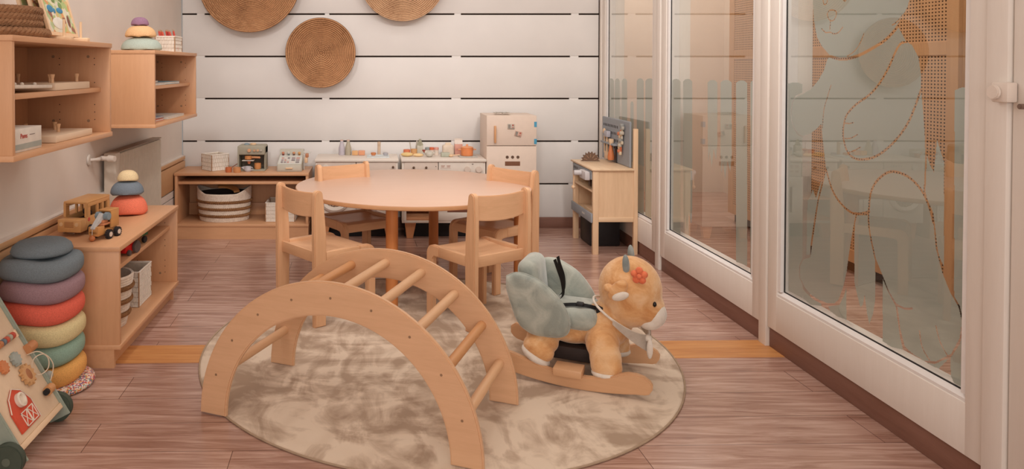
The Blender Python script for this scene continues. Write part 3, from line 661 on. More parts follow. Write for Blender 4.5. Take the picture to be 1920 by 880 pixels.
def P_(name, mb, mat, root, **k): return mb.out(name, mat, root, origin=tuple(root.location) if not root.parent else None, **k)
# every builder below works in room metres; the helper subtracts the base point of the thing
def sub(mb, name, mat, part, root, **k):
    return mb.out(name, mat, part, origin=tuple(root.location), **k)
HOLE = plain('shelf_pin_hole', (60, 40, 30), 0.8); CAM = plain('cam_cover', (150, 120, 92), 0.5)
def open_shelf(name, label, cat, x0, x1, y0, y1, z0, z1, shelves, th=0.018, plinth=0.0, setback=0.035):
    t = thing(name, label, cat, ((x0 + x1) / 2, (y0 + y1) / 2, z0 if not plinth else 0)); B = z0 + plinth
    P_('top_panel', MB().box(x0, y0 - .003, z1 - th, x1 + 0.004, y1 + .003, z1, r=0.0015), LAM_Y, t)
    P_('bottom_panel', MB().box(x0, y0 - .003, B, x1 + 0.004, y1 + .003, B + th, r=0.0015), LAM_Y, t)
    for y, s_ in ((y0, 1), (y1 - th, -1)):
        m_ = MB().box(x0, y, B + th, x1, y + th, z1 - th, r=0.001); yi = y + th if s_ > 0 else y
        for xx in (x1 - 0.06, x1 - 0.20):
            for zz in [B + th + 0.05 + q * 0.03 for q in (0, 1, 2)] + [(B + z1) / 2 + q * 0.03 for q in (0, 1)] + [z1 - 0.06, z1 - 0.085]:
                m_.cyl((xx, yi + s_ * 0.0006, zz), (xx, yi - s_ * .001, zz), 0.0022, n=8, mi=1)
        for xx in (x1 - 0.085, x1 - 0.225):
            for zz in (B + th + 0.045, z1 - th - 0.035): m_.cyl((xx, yi + s_ * 0.0012, zz), (xx, yi - s_ * .001, zz), 0.006, n=12, mi=2)
        P_('side_panel', m_, [LAM_Z, HOLE, CAM], t)
    P_('back_panel', MB().box(x0, y0 + th, B + th, x0 + 0.008, y1 - th, z1 - th), LAM_Z, t)
    for z in shelves: P_('shelf', MB().box(x0 + .008, y0 + th, z - th, x1 - setback, y1 - th, z, r=0.0015), LAM_Y, t)
    if plinth: P_('plinth', MB().box(x0, y0, 0, x1 - 0.022, y0 + th, B).box(x0, y1 - th, 0, x1 - .022, y1, B).box(x1 - 0.055, y0 + th, 0, x1 - 0.037, y1 - th, B), LAM_Y, t)
    return t
XW = LX + 0.001
S1 = open_shelf('wall_shelf', 'open beech wall shelf at the left edge holding peg boards, brown basket on top', 'shelf', XW, -1.05, 2.21, 3.05, 0.900, 1.273, [1.097])
S2 = open_shelf('wall_shelf', 'open beech wall shelf with books inside and three foam domes on top', 'shelf', XW, -1.05, 3.66, 4.53, 0.882, 1.260, [1.085])
S3 = open_shelf('low_shelf_unit', 'low beech shelf unit by the left wall with the toy bus on top', 'shelf', XW + .031, -0.985, 2.941, 3.83, 0, 0.476, [0.376], plinth=0.073)
# cabinet at the back wall (opens towards the camera)
bx0, bx1, by0, by1, bz = -1.345, -0.433, 5.153, 5.515, 0.453
t = thing('low_cabinet', 'low beech cabinet at the back left holding an oval rope basket', 'shelf', ((bx0 + bx1) / 2, 5.33, 0))
P_('top_panel', MB().box(bx0 - .003, by0 - .004, bz - .018, bx1 + .003, by1, bz, r=.0015), LAM_X, t)
for x in (bx0, bx1 - .018): P_('side_panel', MB().box(x, by0, 0.104, x + .018, by1, bz - .018, r=.001), LAM_Z, t)
P_('bottom_panel', MB().box(bx0 - .002, by0 - .004, 0.086, bx1 + .002, by1, 0.104, r=.0015), LAM_X, t)
P_('shelf', MB().box(bx0 + .018, by0 + .02, 0.374, bx1 - .018, by1 - .01, 0.392, r=.0015), LAM_X, t)
P_('back_panel', MB().box(bx0 + .018, by1 - .008, 0.104, bx1 - .018, by1, bz - .018), LAM_Z, t)
P_('back_rail', MB().box(bx0 + .018, by1 - .026, 0.104, bx1 - .018, by1 - .009, 0.19, r=.0015), LAM_X, t)
P_('plinth', MB().box(bx0, by0 + .002, 0, bx1, by0 + .02, 0.086).box(bx0, by0 + .02, 0, bx0 + .018, by1, .086).box(bx1 - .018, by0 + .02, 0, bx1, by1, .086), LAM_X, t)
# ------------------------------------------------------------------ radiator
RAD = plain('radiator_enamel', (208, 196, 180), 0.45, 0.02)
t = thing('radiator', 'fluted cream radiator on the left wall behind the foam stones', 'radiator', (-1.32, 4.24, 0.13))
m_ = MB(); m_.box(-1.364, 3.86, 0.13, -1.321, 4.70, 0.735, r=0.006)
k = 3.925
while k < 4.69: m_.box(-1.325, k, 0.14, -1.306, k + 0.0125, 0.730, r=0.0035, seg=1); k += 0.0215
P_('panel', m_, RAD, t); P_('end_cover', MB().box(-1.366, 3.85, 0.128, -1.303, 3.918, 0.738, r=0.006), RAD, t)
P_('top_grille', MB().box(-1.364, 3.920, 0.735, -1.307, 4.702, 0.742, r=0.003), plain('radiator_top', (150, 130, 112), 0.5), t)
m_ = MB(); m_.cyl((-1.386, 3.70, 0.722), (-1.376, 3.70, 0.722), 0.028, n=24, bev=.003); m_.cyl((-1.380, 3.70, 0.722), (-1.345, 3.735, 0.722), 0.008); m_.cyl((-1.35, 3.73, .722), (-1.35, 3.80, .722), .010); m_.cyl((-1.35, 3.77, .722), (-1.345, 3.85, .722), .008)
P_('pipe', m_, plain('white_pipe', (214, 204, 194), 0.4), t); P_('thermostat_knob', MB().cyl((-1.350, 3.775, 0.722), (-1.300, 3.76, 0.722), 0.012, n=20).cyl((-1.310, 3.763, .722), (-1.275, 3.752, .722), 0.018, 0.015, n=24, bev=.002), plain('valve_white', (226, 214, 202), .4), t)
# ------------------------------------------------------------------ straw wall baskets
def straw_mat(name, c1, c2):
    m, nt, b = base_mat(name); b.inputs['Roughness'].default_value = 0.8; b.inputs['Specular IOR Level'].default_value = 0.15
    f = noise(nt, mapping(nt), 90, 4, 0.7); f2 = noise(nt, mapping(nt), 9, 3)
    mx = N(nt, 'ShaderNodeMath', operation='MULTIPLY_ADD'); nt.links.new(f2, mx.inputs[0]); mx.inputs[1].default_value = 0.7; nt.links.new(f, mx.inputs[2])
    nt.links.new(ramp(nt, mx.outputs[0], [(0.45, lin(c1)), (1.15 - .17, lin(c2))]), b.inputs['Base Color']); bump(nt, b, f, 0.6, 0.004); return m
STRAW = straw_mat('brown_seagrass', (140, 96, 66), (204, 154, 112)); STRAW2 = straw_mat('pale_seagrass', (164, 122, 90), (218, 176, 138))
def ringed(mat):     # darker gaps between the straw coils
    nt = mat.node_tree; b = nt.nodes['Principled BSDF']; src = b.inputs['Base Color'].links[0].from_socket
    wv = N(nt, 'ShaderNodeTexWave', wave_type='RINGS', rings_direction='Z'); wv.inputs['Scale'].default_value = 1 / 0.0125 / 3.1416 * 0.5; wv.inputs['Distortion'].default_value = 1.2; wv.inputs['Detail'].default_value = 1
    wv.inputs['Scale'].default_value = 25.0; nt.links.new(mapping(nt), wv.inputs['Vector'])
    mx = N(nt, 'ShaderNodeMixRGB', blend_type='MULTIPLY'); mx.inputs[0].default_value = 0.75; nt.links.new(src, mx.inputs[1]); nt.links.new(ramp(nt, wv.outputs[0], [(0.1, (.35, .3, .27, 1)), (.55, (1, 1, 1, 1))]), mx.inputs[2])
    nt.links.new(mx.outputs[0], b.inputs['Base Color'])
ringed(STRAW); ringed(STRAW2)
def wall_basket(cx_, cz_, r, depth, mat, label):
    nr = int(r / 0.0125); pts = []
    for i in range(nr * 6 + 1):
        q = i / (nr * 6); pts.append((r * q, 0.014 + (depth - 0.014) * q ** 2.4 + 0.0048 * abs(math.sin(math.pi * i / 6)) ** 0.8))
    pts[0] = (0, pts[0][1]); pts += [(r + 0.004, depth + 0.002), (r + 0.005, depth - 0.006), (r * .96, depth * .72), (r * .75, depth * .26), (r * 0.5, 0.002), (0, 0.0)]
    m_ = MB().lathe(pts, 120)
    for v in m_.bm.verts:
        a = math.atan2(v.co.y, v.co.x); rr = math.hypot(v.co.x, v.co.y)
        v.co.z += 0.0014 * math.sin(a * max(6, int(rr * 300)))
        if rr > r * .97: v.co.x *= 1 + 0.006 * math.sin(a * 60); v.co.y *= 1 + 0.006 * math.sin(a * 60)
    o = m_.out('wall_basket', mat, ang=80); o.location = (cx_, BY - 0.004, cz_); o.rotation_euler = (math.pi / 2, 0, 0)
    return tag(o, label, 'basket', 'straw baskets on the back wall')
wall_basket(-0.368, 1.280, 0.248, 0.085, STRAW, 'lowest and smallest round straw basket on the white board wall')
wall_basket(-0.878, 1.792, 0.362, 0.10, STRAW, 'large dark straw basket cut off at the top left of the back wall')
wall_basket(0.220, 1.817, 0.306, 0.095, STRAW2, 'pale straw basket cut off at the top middle of the back wall')
# ------------------------------------------------------------------ foam pieces
FC = {'coral': (242, 128, 100), 'blue': (122, 132, 142), 'cream': (236, 212, 168), 'mint': (184, 196, 184), 'orange': (238, 192, 142), 'purple': (160, 122, 146),
      'red': (232, 108, 88), 'mauve': (160, 128, 134), 'yellow': (222, 204, 154), 'green': (150, 178, 160), 'amber': (236, 174, 100), 'slate': (122, 132, 138)}
def foam_dome(name, c, r, h, x, y, z, label, group, lobes=3, amp=0.35):
    prof = [(r * 0.55, 0.0), (r * 0.93, 0.0), (r, h * 0.12)] + [(r * math.cos(q) ** 0.75, h * (0.12 + 0.88 * math.sin(q))) for q in [math.pi / 2 * k / 12 for k in range(1, 12)]] + [(0, h)]
    wob = lambda a, i: (h * 0.09 * abs(math.sin(lobes * a / 2 + 0.5)) if i < 3 else 0)
    o = MB().lathe([(0, h * .02)] + prof, 64, wob=wob).out(name, foam('foam_' + c, FC[c]), ang=70); o.location = (x, y, z)
    return tag(o, label, 'foam block', group)
g = 'foam stones on the low shelf'
foam_dome('foam_stone', 'coral', 0.088, 0.094, -1.165, 3.62, 0.476, 'big coral foam stone on the low shelf, bottom of the pile of three', g)
foam_dome('foam_stone', 'blue', 0.077, 0.066, -1.172, 3.62, 0.569, 'grey-blue foam stone between the coral and the cream one', g)
foam_dome('foam_stone', 'cream', 0.049, 0.050, -1.168, 3.62, 0.634, 'small cream foam stone topping the coral and blue ones', g)
g = 'foam domes on the wall shelf'
foam_dome('foam_dome', 'mint', 0.101, 0.070, -1.172, 3.86, 1.260, 'largest pale mint foam dome on the upper wall shelf', g, 5)
foam_dome('foam_dome', 'orange', 0.077, 0.062, -1.176, 3.86, 1.328, 'pale orange foam dome between the mint and purple domes', g, 5)
foam_dome('foam_dome', 'purple', 0.044, 0.044, -1.180, 3.86, 1.388, 'smallest purple foam dome at the very top', g, 5)
SX, SY = -1.214, 2.785
o = MB().lathe([(0, 0.0), (0.135, 0.0), (0.146, 0.006), (0.149, 0.015), (0.146, 0.024), (0.135, 0.030), (0, 0.030)], 72)
def terrazzo():
    m, nt, b = base_mat('speckled_foam'); b.inputs['Roughness'].default_value = 0.85
    v = N(nt, 'ShaderNodeTexVoronoi'); v.inputs['Scale'].default_value = 190; nt.links.new(mapping(nt), v.inputs['Vector'])
    sp = N(nt, 'ShaderNodeSeparateColor'); nt.links.new(v.outputs['Color'], sp.inputs[0])
    r_ = N(nt, 'ShaderNodeValToRGB'); r_.color_ramp.interpolation = 'CONSTANT'; cols = [(232, 216, 200), (214, 92, 74), (236, 206, 170), (96, 110, 150), (238, 222, 208), (226, 150, 70), (150, 96, 130), (236, 220, 206), (110, 160, 140), (234, 150, 140)]
    e = r_.color_ramp.elements
    while len(e) < 10: e.new(0.5)
    for i, c in enumerate(cols): e[i].position = i / 10; e[i].color = lin(c)
    nt.links.new(sp.outputs[0], r_.inputs[0]); nt.links.new(r_.outputs[0], b.inputs['Base Color']); return m
d = o.out('foam_disc', terrazzo(), ang=60); d.location = (SX + 0.033, SY - .002, 0.0)
tag(d, 'flat speckled multicolour foam disc on the floor under the coloured ring stack', 'foam disc')
rings = [('amber', 'amber yellow', 'lowest of the stack'), ('green', 'sage green', 'second from the bottom'), ('yellow', 'pale yellow', 'under the red one'), ('red', 'coral red', 'in the middle of the stack'), ('mauve', 'mauve', 'under the slate one'), ('slate', 'slate blue', 'highest ring of the stack')]
for i, (c, nm, wh) in enumerate(rings):
    H_ = 0.0765; z = 0.029 + i * 0.0765; R_ = 0.146
    prof = []
    for k in range(17):
        q = -math.pi / 2 + math.pi * k / 16; prof.append((R_ - 0.030 + 0.030 * math.cos(q), H_ / 2 + (H_ / 2) * (abs(math.sin(q)) ** 0.8) * (1 if q > 0 else -1)))
    prof = [(0.05, 0.004)] + prof + [(0.05, H_ - 0.004), (0.05, 0.004)]
    wob = lambda a, j: 0.0055 * math.sin(3 * a + 1.0) * (min(1, j / 2))
    o = MB().lathe(prof, 72, wob=wob).out('foam_ring', foam('foam_' + c, FC[c]), ang=70)
    o.location = (SX + (0.004, -0.003, 0.003, -0.002, 0.0, -0.004)[i], SY + (0, .003, -.002, .002, 0, 0)[i], z)
    tag(o, '%s foam ring in the tall stack, %s' % (nm, wh), 'foam ring', 'stacked foam rings')
o = MB().lathe([(0, -.035), (0.045, -.02), (0.088, 0.004), (0.103, 0.006), (0.108, 0.016), (0.102, 0.034), (0.084, 0.048), (0.055, 0.055), (0, 0.058)], 72).out('foam_dome', foam('foam_slate', FC['slate']), ang=70)
o.location = (SX - 0.003, SY, 0.4885); tag(o, 'slate blue foam cap lying on top of the tall ring stack', 'foam block')
# ------------------------------------------------------------------ baskets
IVORY = fabric('ivory_rope', (232, 216, 200), (212, 194, 176), 60, bmp=0.4); ROPE = straw_mat('brown_rope', (84, 54, 34), (150, 108, 72))
DARKIN = plain('basket_inside', (54, 42, 38), 0.9)
def rope_basket(label, x, y, z, rt, rb, h, sy=1.0, bands=(0.25, 0.5, 0.75), ears=0.0):
    t = thing('rope_basket', label, 'basket', (x, y, z), 0, 'ivory rope baskets with brown braids'); n = 72
    prof = []
    K = 60
    for k in range(K + 1):
        q = k / K; prof.append((rb + (rt - rb) * q ** 0.7 + 0.0016 * abs(math.sin(math.pi * k / 3)), h * q))
    inner = [(r_ - 0.012, max(zz, 0.012)) for r_, zz in prof[::-1][::6]]
    wob = (lambda a, i: ears * max(0, abs(math.cos(a)) - 0.55) ** 1.3 * 2.2 * (1 if 54 < i < 66 else 0)) if ears else None
    MB().lathe([(0, 0)] + prof + [(rt - .003, h + .004)] + [(rt - .010, h)], n, wob=wob, sy=sy).out('wall', IVORY, t)
    MB().lathe([(rt - 0.006, h - .001)] + [(r_, z_) for r_, z_ in inner[1:]] + [(0, 0.012)], n, sy=sy).out('lining', IVORY if not ears else DARKIN, t)
    for bq in bands:
        zz = h * bq; r_ = rb + (rt - rb) * bq ** 0.7 + 0.002; m_ = MB()
        for ph in (0, 2.09, 4.19):
            pts = [((r_ + 0.0045 * math.cos(26 * a + ph)) * math.cos(a), sy * (r_ + 0.0045 * math.cos(26 * a + ph)) * math.sin(a), zz + 0.0062 * math.sin(26 * a + ph)) for a in [2 * math.pi * k / 260 for k in range(260)]]
            m_.tube(pts, 0.0052, 5, closed=True)
        m_.out('braid', ROPE, t)
    return t
rb1 = rope_basket('wide oval rope basket holding wooden track inside the back cabinet', -1.04, 5.333, 0.1045, 0.190, 0.168, 0.192, sy=0.80, bands=(0.22, 0.47, 0.72), ears=0.055)
rope_basket('round rope basket on the bottom of the low shelf unit', -1.125, 3.17, 0.0915, 0.118, 0.085, 0.215, bands=(0.26, 0.52, 0.78))
t = thing('toy_track', 'curved wooden toy track piece sticking out of the oval rope basket', 'toy track', (-1.02, 5.30, 0.28))
P_('rail', MB().band([(0.14 * math.cos(q) , 0.14 * math.sin(q)) for q in [0.3 + 0.14 * k for k in range(12)]], [(0.10 * math.cos(q), 0.10 * math.sin(q)) for q in [0.3 + 0.14 * k for k in range(12)]], 0, 0.014, 'xy', r=0.002, M=Matrix.Translation((-1.055, 5.235, 0.29)) @ Matrix.Rotation(R(18), 4, 'X')), wood('track_wood', (206, 150, 96), 'x', .08), t)
t = thing('toy_track', 'flat dark wooden toy track piece lying in the oval rope basket', 'toy track', (-1.12, 5.27, 0.27))
P_('rail', MB().box(-1.17, 5.245, 0.265, -1.04, 5.285, 0.277, r=.002, M=Matrix.Identity(4)), wood('track_wood_dark', (168, 112, 76), 'x', .08), t)
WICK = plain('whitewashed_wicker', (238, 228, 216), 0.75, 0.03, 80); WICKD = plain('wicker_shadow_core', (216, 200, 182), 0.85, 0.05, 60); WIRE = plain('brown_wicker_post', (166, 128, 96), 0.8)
def wicker_box(label, x, y, z, w_, d_, h, rz=0.0, rows=8, group='white wicker boxes'):
    t = thing('wicker_basket', label, 'basket', (x, y, z), rz, group)
    hw, hd = w_ / 2, d_ / 2; th = 0.005
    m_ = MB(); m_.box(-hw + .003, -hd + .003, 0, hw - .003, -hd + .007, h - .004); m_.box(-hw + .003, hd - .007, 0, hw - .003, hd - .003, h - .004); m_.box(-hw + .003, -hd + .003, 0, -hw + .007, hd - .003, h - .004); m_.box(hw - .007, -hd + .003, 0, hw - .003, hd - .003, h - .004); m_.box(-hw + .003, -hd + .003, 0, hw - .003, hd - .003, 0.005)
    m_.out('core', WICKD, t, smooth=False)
    s_ = MB(); rh = h / rows
    for side in range(4):
        L_ = w_ if side % 2 == 0 else d_; n = max(6, int(L_ / 0.0085)); st = L_ / n
        for j in range(rows):
            for k in range(n):
                a0 = -L_ / 2 + k * st + st * 0.14; a1 = a0 + st * 0.72; z0 = j * rh + rh * 0.06 + (rh * .25 if k % 2 else 0) * 0; z1 = z0 + rh * 0.86; o_ = 0.0012 * (1 if (k + j) % 2 else -1)
                hh = (hd if side % 2 == 0 else hw)
                if side == 0: s_.box(a0, -hh - o_ - .001, z0, a1, -hh + .004, z1)
                elif side == 2: s_.box(a0, hh - .004, z0, a1, hh + o_ + .001, z1)
                elif side == 1: s_.box(hh - .004, a0, z0, hh + o_ + .001, a1, z1)
                else: s_.box(-hh - o_ - .001, a0, z0, -hh + .004, a1, z1)
    s_.out('weave', WICK, t, smooth=False)
    rim = MB(); c4 = [(-hw, -hd), (hw, -hd), (hw, hd), (-hw, hd)]
    for i in range(4): rim.tube([(*c4[i], h), (*c4[(i + 1) % 4], h)], 0.004, 8); rim.tube([(*c4[i], 0.003), (*c4[(i + 1) % 4], 0.003)], 0.0025, 6)
    rim.out('rim', WICK, t)
    for i in range(4): MB().tube([(*c4[i], 0.0), (*c4[i], h)], 0.0032, 8).out('corner_post', WIRE, t)
    return t
wicker_box('small white wicker box with red pencils on the far wall shelf', -1.125, 4.20, 1.2605, 0.105, 0.15, 0.083, rows=4)
wicker_box('white wicker box on the back cabinet, left of the toy coffee machine', -1.105, 5.335, 0.4535, 0.135, 0.135, 0.112, R(43), rows=4)
wicker_box('low white wicker box inside the back cabinet, behind the front left chair', -0.635, 5.34, 0.1045, 0.20, 0.22, 0.130, rows=5)
wicker_box('white wicker box on the bottom of the low shelf, beside the round rope basket', -1.135, 3.50, 0.0915, 0.165, 0.19, 0.158, rows=7)
RED = plain('red_lacquer', (190, 62, 46), 0.4)
for k in range(9):
    c = [(196, 60, 44), (214, 96, 66), (168, 44, 36), (206, 78, 56)][k % 4]
    o = MB().cyl((0, 0, 0), (0, 0, 0.110), 0.0055, n=6).cyl((0, 0, 0.110), (0, 0, 0.122), 0.0055, 0.001, n=6, mi=1).out('pencil', [plain('pencil_%d' % (k % 4), c, 0.4), WIRE])
    o.location = (-1.150 + 0.0095 * k, 4.165 + 0.014 * (k % 3), 1.270); o.rotation_euler = (R(-14 + 3 * (k % 3)), R(-14 - 2 * (k % 4)), 0)
    tag(o, 'red pencil leaning in the small white wicker box on the wall shelf', 'pencil', 'red pencils in the wicker box')
# brown basket on the near wall shelf: two thick rope coils
t = thing('seagrass_basket', 'dark brown plaited basket on top of the near wall shelf at the left edge', 'basket', (-1.215, 2.46, 1.2735))
SG = straw_mat('dark_seagrass', (86, 56, 38), (158, 116, 84))
for nm, r_, zz, cnt in (('base_coil', 0.148, 0.016, 1), ('wall', 0.125, 0.046, 3)):
    m_ = MB()
    for j in range(cnt):
        for ph in (0, 2.09, 4.19):
            m_.tube([((r_ + 0.007 * math.cos(20 * a + ph)) * math.cos(a), (r_ + 0.007 * math.cos(20 * a + ph)) * math.sin(a), zz + j * 0.020 + 0.008 * math.sin(20 * a + ph)) for a in [2 * math.pi * k / 200 for k in range(200)]], 0.0085, 6, closed=True)
    m_.out(nm, SG, t)
MB().cyl((0, 0, 0.0), (0, 0, 0.02), 0.13, n=40).out('bottom', SG, t)
# picture puzzles standing in a rack
def puzzle_mat(seed):
    m, nt, b = base_mat('puzzle_picture'); b.inputs['Roughness'].default_value = 0.4
    v = N(nt, 'ShaderNodeTexVoronoi'); v.inputs['Scale'].default_value = 42; nt.links.new(mapping(nt, (1, 1, 1), (0, 0, 0), (seed, seed * 2, 0)), v.inputs['Vector'])
    sp = N(nt, 'ShaderNodeSeparateColor'); nt.links.new(v.outputs['Color'], sp.inputs[0]); r_ = N(nt, 'ShaderNodeValToRGB'); e = r_.color_ramp.elements
    cols = [(222, 212, 176), (170, 186, 122), (214, 206, 186), (216, 150, 96), (176, 190, 140), (226, 214, 190), (206, 180, 120), (150, 100, 80)]
    r_.color_ramp.interpolation = 'CONSTANT'
    while len(e) < 8: e.new(.5)
    for i, c in enumerate(cols): e[i].position = i / 8; e[i].color = lin(c)
    nt.links.new(sp.outputs[0], r_.inputs[0]); nt.links.new(r_.outputs[0], b.inputs['Base Color']); return m
lab = ['front picture puzzle board with a blue train, leaning in the rack', 'middle picture puzzle board in the rack on the near wall shelf', 'rearmost picture puzzle board in the rack, nearest the brown basket']
for k in range(3):
    x = -1.118 - 0.040 * k; t = thing('puzzle_board', lab[k], 'puzzle', (x, 2.755, 1.289), 0, 'picture puzzles in the rack'); t.rotation_euler = (0, R(-16 + k), 0)
    MB().box(-0.006, -0.125, 0, 0.002, 0.125, 0.29, r=0.002).band([(-0.125, 0.0), (0.125, 0.0), (0.125, 0.29), (-0.125, 0.29)], [(-0.112, 0.013), (0.112, 0.013), (0.112, 0.277), (-0.112, 0.277)], 0.0, 0.006, 'yz', closed=True).out('frame', PINE_Z, t)
    pc = MB().box(0.0022, -0.111, 0.014, 0.0042, 0.111, 0.276)
    po = pc.out('picture', puzzle_mat(k * 3.1), t)
    if k == 0:
        q = MB()
        for yy, zz, sy_, sz_ in ((-0.065, 0.100, 0.026, 0.014), (-0.033, 0.094, 0.010, 0.010), (0.015, 0.098, 0.028, 0.011)): q.ball((0.0048, yy, zz), 1, (0.0012, sy_, sz_), 16)
        q.out('train', plain('train_blue', (58, 132, 170), .4), po)
        q = MB()
        for yy, zz in ((-0.07, 0.150), (-0.02, 0.138), (0.05, 0.145), (0.03, 0.118)): q.ball((0.0048, yy, zz), 1, (0.0012, 0.016, 0.013), 14)
        q.out('tree', plain('tree_green', (120, 146, 84), .4), po)
        q = MB(); q.ball((0.0048, -0.02, 0.048), 1, (0.0011, 0.055, 0.022), 20); q.out('pond', plain('pond_white', (222, 216, 204), .4), po)
        q = MB(); q.ball((0.0052, 0.072, 0.060), 1, (0.0011, 0.012, 0.024), 14); q.out('cow', plain('cow_brown', (122, 78, 62), .4), po)
t = thing('puzzle_rack', 'small wooden rack with upright pegs holding the picture puzzles', 'rack', (-1.14, 2.755, 1.2735))
for yy in (2.69, 2.845):
    P_('foot', MB().box(-1.235, yy - .013, 1.2735, -1.062, yy + .013, 1.288, r=.002), PINE_Y, t)
    for xx in (-1.092, -1.143, -1.183, -1.224): P_('peg', MB().cyl((xx, yy, 1.286), (xx - (0.0 if xx > -1.1 else 0.018), yy, 1.286 + 0.062), 0.0045, n=12), PINE_Z, t)
# boards with pegs inside the near wall shelf
PEG = wood('peg_wood', (214, 170, 130), 'z', .06); PB = wood('pale_board', (226, 200, 172), 'y', 0.04); PBW = plain('white_board_edge', (222, 208, 192), .5)
def peg(m_, x, y, z, s_=1.0): m_.cyl((x, y, z), (x, y, z + 0.014 * s_), 0.0062 * s_, 0.0058, n=14).cyl((x, y, z + 0.014 * s_), (x, y, z + 0.030 * s_), 0.0058 * s_, 0.0092 * s_, n=16, bev=0.001)
def peg_board(label, x0, x1, y0, y1, z, th, pegs, knobs=(), group='peg boards on the near wall shelf', mat=None, tilt=0):
    t = thing('peg_board', label, 'toy', ((x0 + x1) / 2, (y0 + y1) / 2, z), 0, group)
    t.rotation_euler = (tilt, 0, 0)
    P_('board', MB().box(x0, y0, z, x1, y1, z + th, r=.003), mat or PB, t)
    for x, y in pegs: m_ = MB(); peg(m_, x, y, z + th); P_('peg', m_, PEG, t)
    for x, y in knobs: P_('knob', MB().ball((x, y, z + th + .002), 0.0065, n=12), PBW, t)
peg_board('thin white board with round knobs at the front of the upper shelf level', -1.30, -1.085, 2.245, 2.575, 1.110, 0.012, [], [(-1.10, 2.27), (-1.10, 2.33), (-1.10, 2.38), (-1.10, 2.47), (-1.16, 2.3)], mat=PBW, tilt=-0.02)
peg_board('thick wooden peg board on the upper shelf level, right of the thin white board', -1.32, -1.085, 2.60, 2.915, 1.0975, 0.026, [(-1.30, 2.62), (-1.30, 2.68), (-1.28, 2.74), (-1.11, 2.63), (-1.13, 2.66), (-1.115, 2.86)])
peg_board('clear-topped wooden peg board on the bottom of the near wall shelf', -1.34, -1.078, 2.585, 2.92, 0.9185, 0.024, [(-1.20, 2.61), (-1.16, 2.63), (-1.26, 2.75), (-1.14, 2.75), (-1.19, 2.84)])
t = thing('game_box', 'small white game box with red lettering inside the near wall shelf', 'box', (-1.18, 2.355, 0.9185))
P_('carton', MB().box(-1.30, 2.235, 0.9185, -1.072, 2.455, 0.990, r=.001), plain('white_carton', (222, 212, 200), .5), t)
P_('grey_stripe', MB().box(-1.0719, 2.236, 0.926, -1.0712, 2.454, 0.943), plain('grey_print', (160, 164, 156), .5), t)
def text(s_, loc, size, mat, rot, parent=None, origin=None, ext=0.0004):
    cu = bpy.data.curves.new('lettering', 'FONT'); cu.body = s_; cu.size = size; cu.extrude = ext; cu.align_x = 'CENTER'; cu.align_y = 'CENTER'; cu.materials.append(mat)
    o = bpy.data.objects.new('lettering', cu); C.objects.link(o); l = Vector(loc)
    bpy.context.view_layer.update(); me = bpy.data.meshes.new_from_object(o); bpy.data.objects.remove(o)
    o = bpy.data.objects.new('lettering', me); C.objects.link(o)
    if parent is not None: o.parent = parent; l -= Vector(origin)
    o.location = l; o.rotation_euler = rot; return o
text('Pums', (-1.0712, 2.33, 0.966), 0.022, RED, (math.pi / 2, 0, math.pi / 2), t, t.location)
P_('small_print', MB().box(-1.0719, 2.37, 0.9665, -1.0712, 2.405, 0.9685).box(-1.0719, 2.245, 0.955, -1.0712, 2.252, 0.972), plain('print_dark', (120, 96, 90), .5), t)
# books on the second wall shelf
def book(label, x0, x1, y0, y1, z, th, c, rz=0.0, group='books on the far wall shelf'):
    t = thing('book', label, 'book', ((x0 + x1) / 2, (y0 + y1) / 2, z), rz, group); hx, hy = (x1 - x0) / 2, (y1 - y0) / 2
    m = plain('cover_%d_%d_%d' % c, c, .4)
    MB().box(-hx, -hy, 0, hx, hy, 0.0015).box(-hx, -hy, th - .0015, hx, hy, th).box(-hx, -hy, 0, -hx + .002, hy, th).out('cover', m, t, smooth=False)
    MB().box(-hx + .002, -hy + .002, 0.0016, hx - .003, hy - .002, th - .0016).out('pages', plain('paper', (226, 218, 208), .8), t)
book('white book, lower of two, on the middle level of the far wall shelf', -1.25, -1.085, 3.70, 3.98, 1.0855, 0.012, (216, 210, 204))
book('dark red and black book on the middle level of the far wall shelf', -1.27, -1.10, 3.70, 3.93, 1.0980, 0.012, (92, 40, 44), R(4))
book('blue and white book farther back on the middle level, far wall shelf', -1.28, -1.09, 3.99, 4.30, 1.0855, 0.014, (120, 164, 180))
book('orange-red book at the near end, bottom of the far wall shelf', -1.28, -1.09, 3.70, 3.97, 0.9005, 0.011, (206, 92, 60))
book('blue-grey book lying on the orange-red book on the far wall shelf', -1.29, -1.11, 3.74, 4.00, 0.9120, 0.009, (132, 148, 168), R(-6))
book('white book at the far end of the bottom of the far wall shelf', -1.28, -1.08, 4.02, 4.36, 0.9005, 0.012, (214, 210, 200))
# toys on the low shelf ---------------------------------------------------------
BUSW = wood('bus_wood', (212, 160, 104), 'x', 0.06); TYRE = plain('black_tyre', (44, 40, 42), .6); HUB = plain('pale_hub', (214, 198, 184), .5)
TZ = 0.4765
t = thing('toy_bus', 'wooden toy school bus with open windows on the low shelf', 'toy vehicle', (-1.235, 3.245, TZ)); t.rotation_euler = (0, 0, R(82))
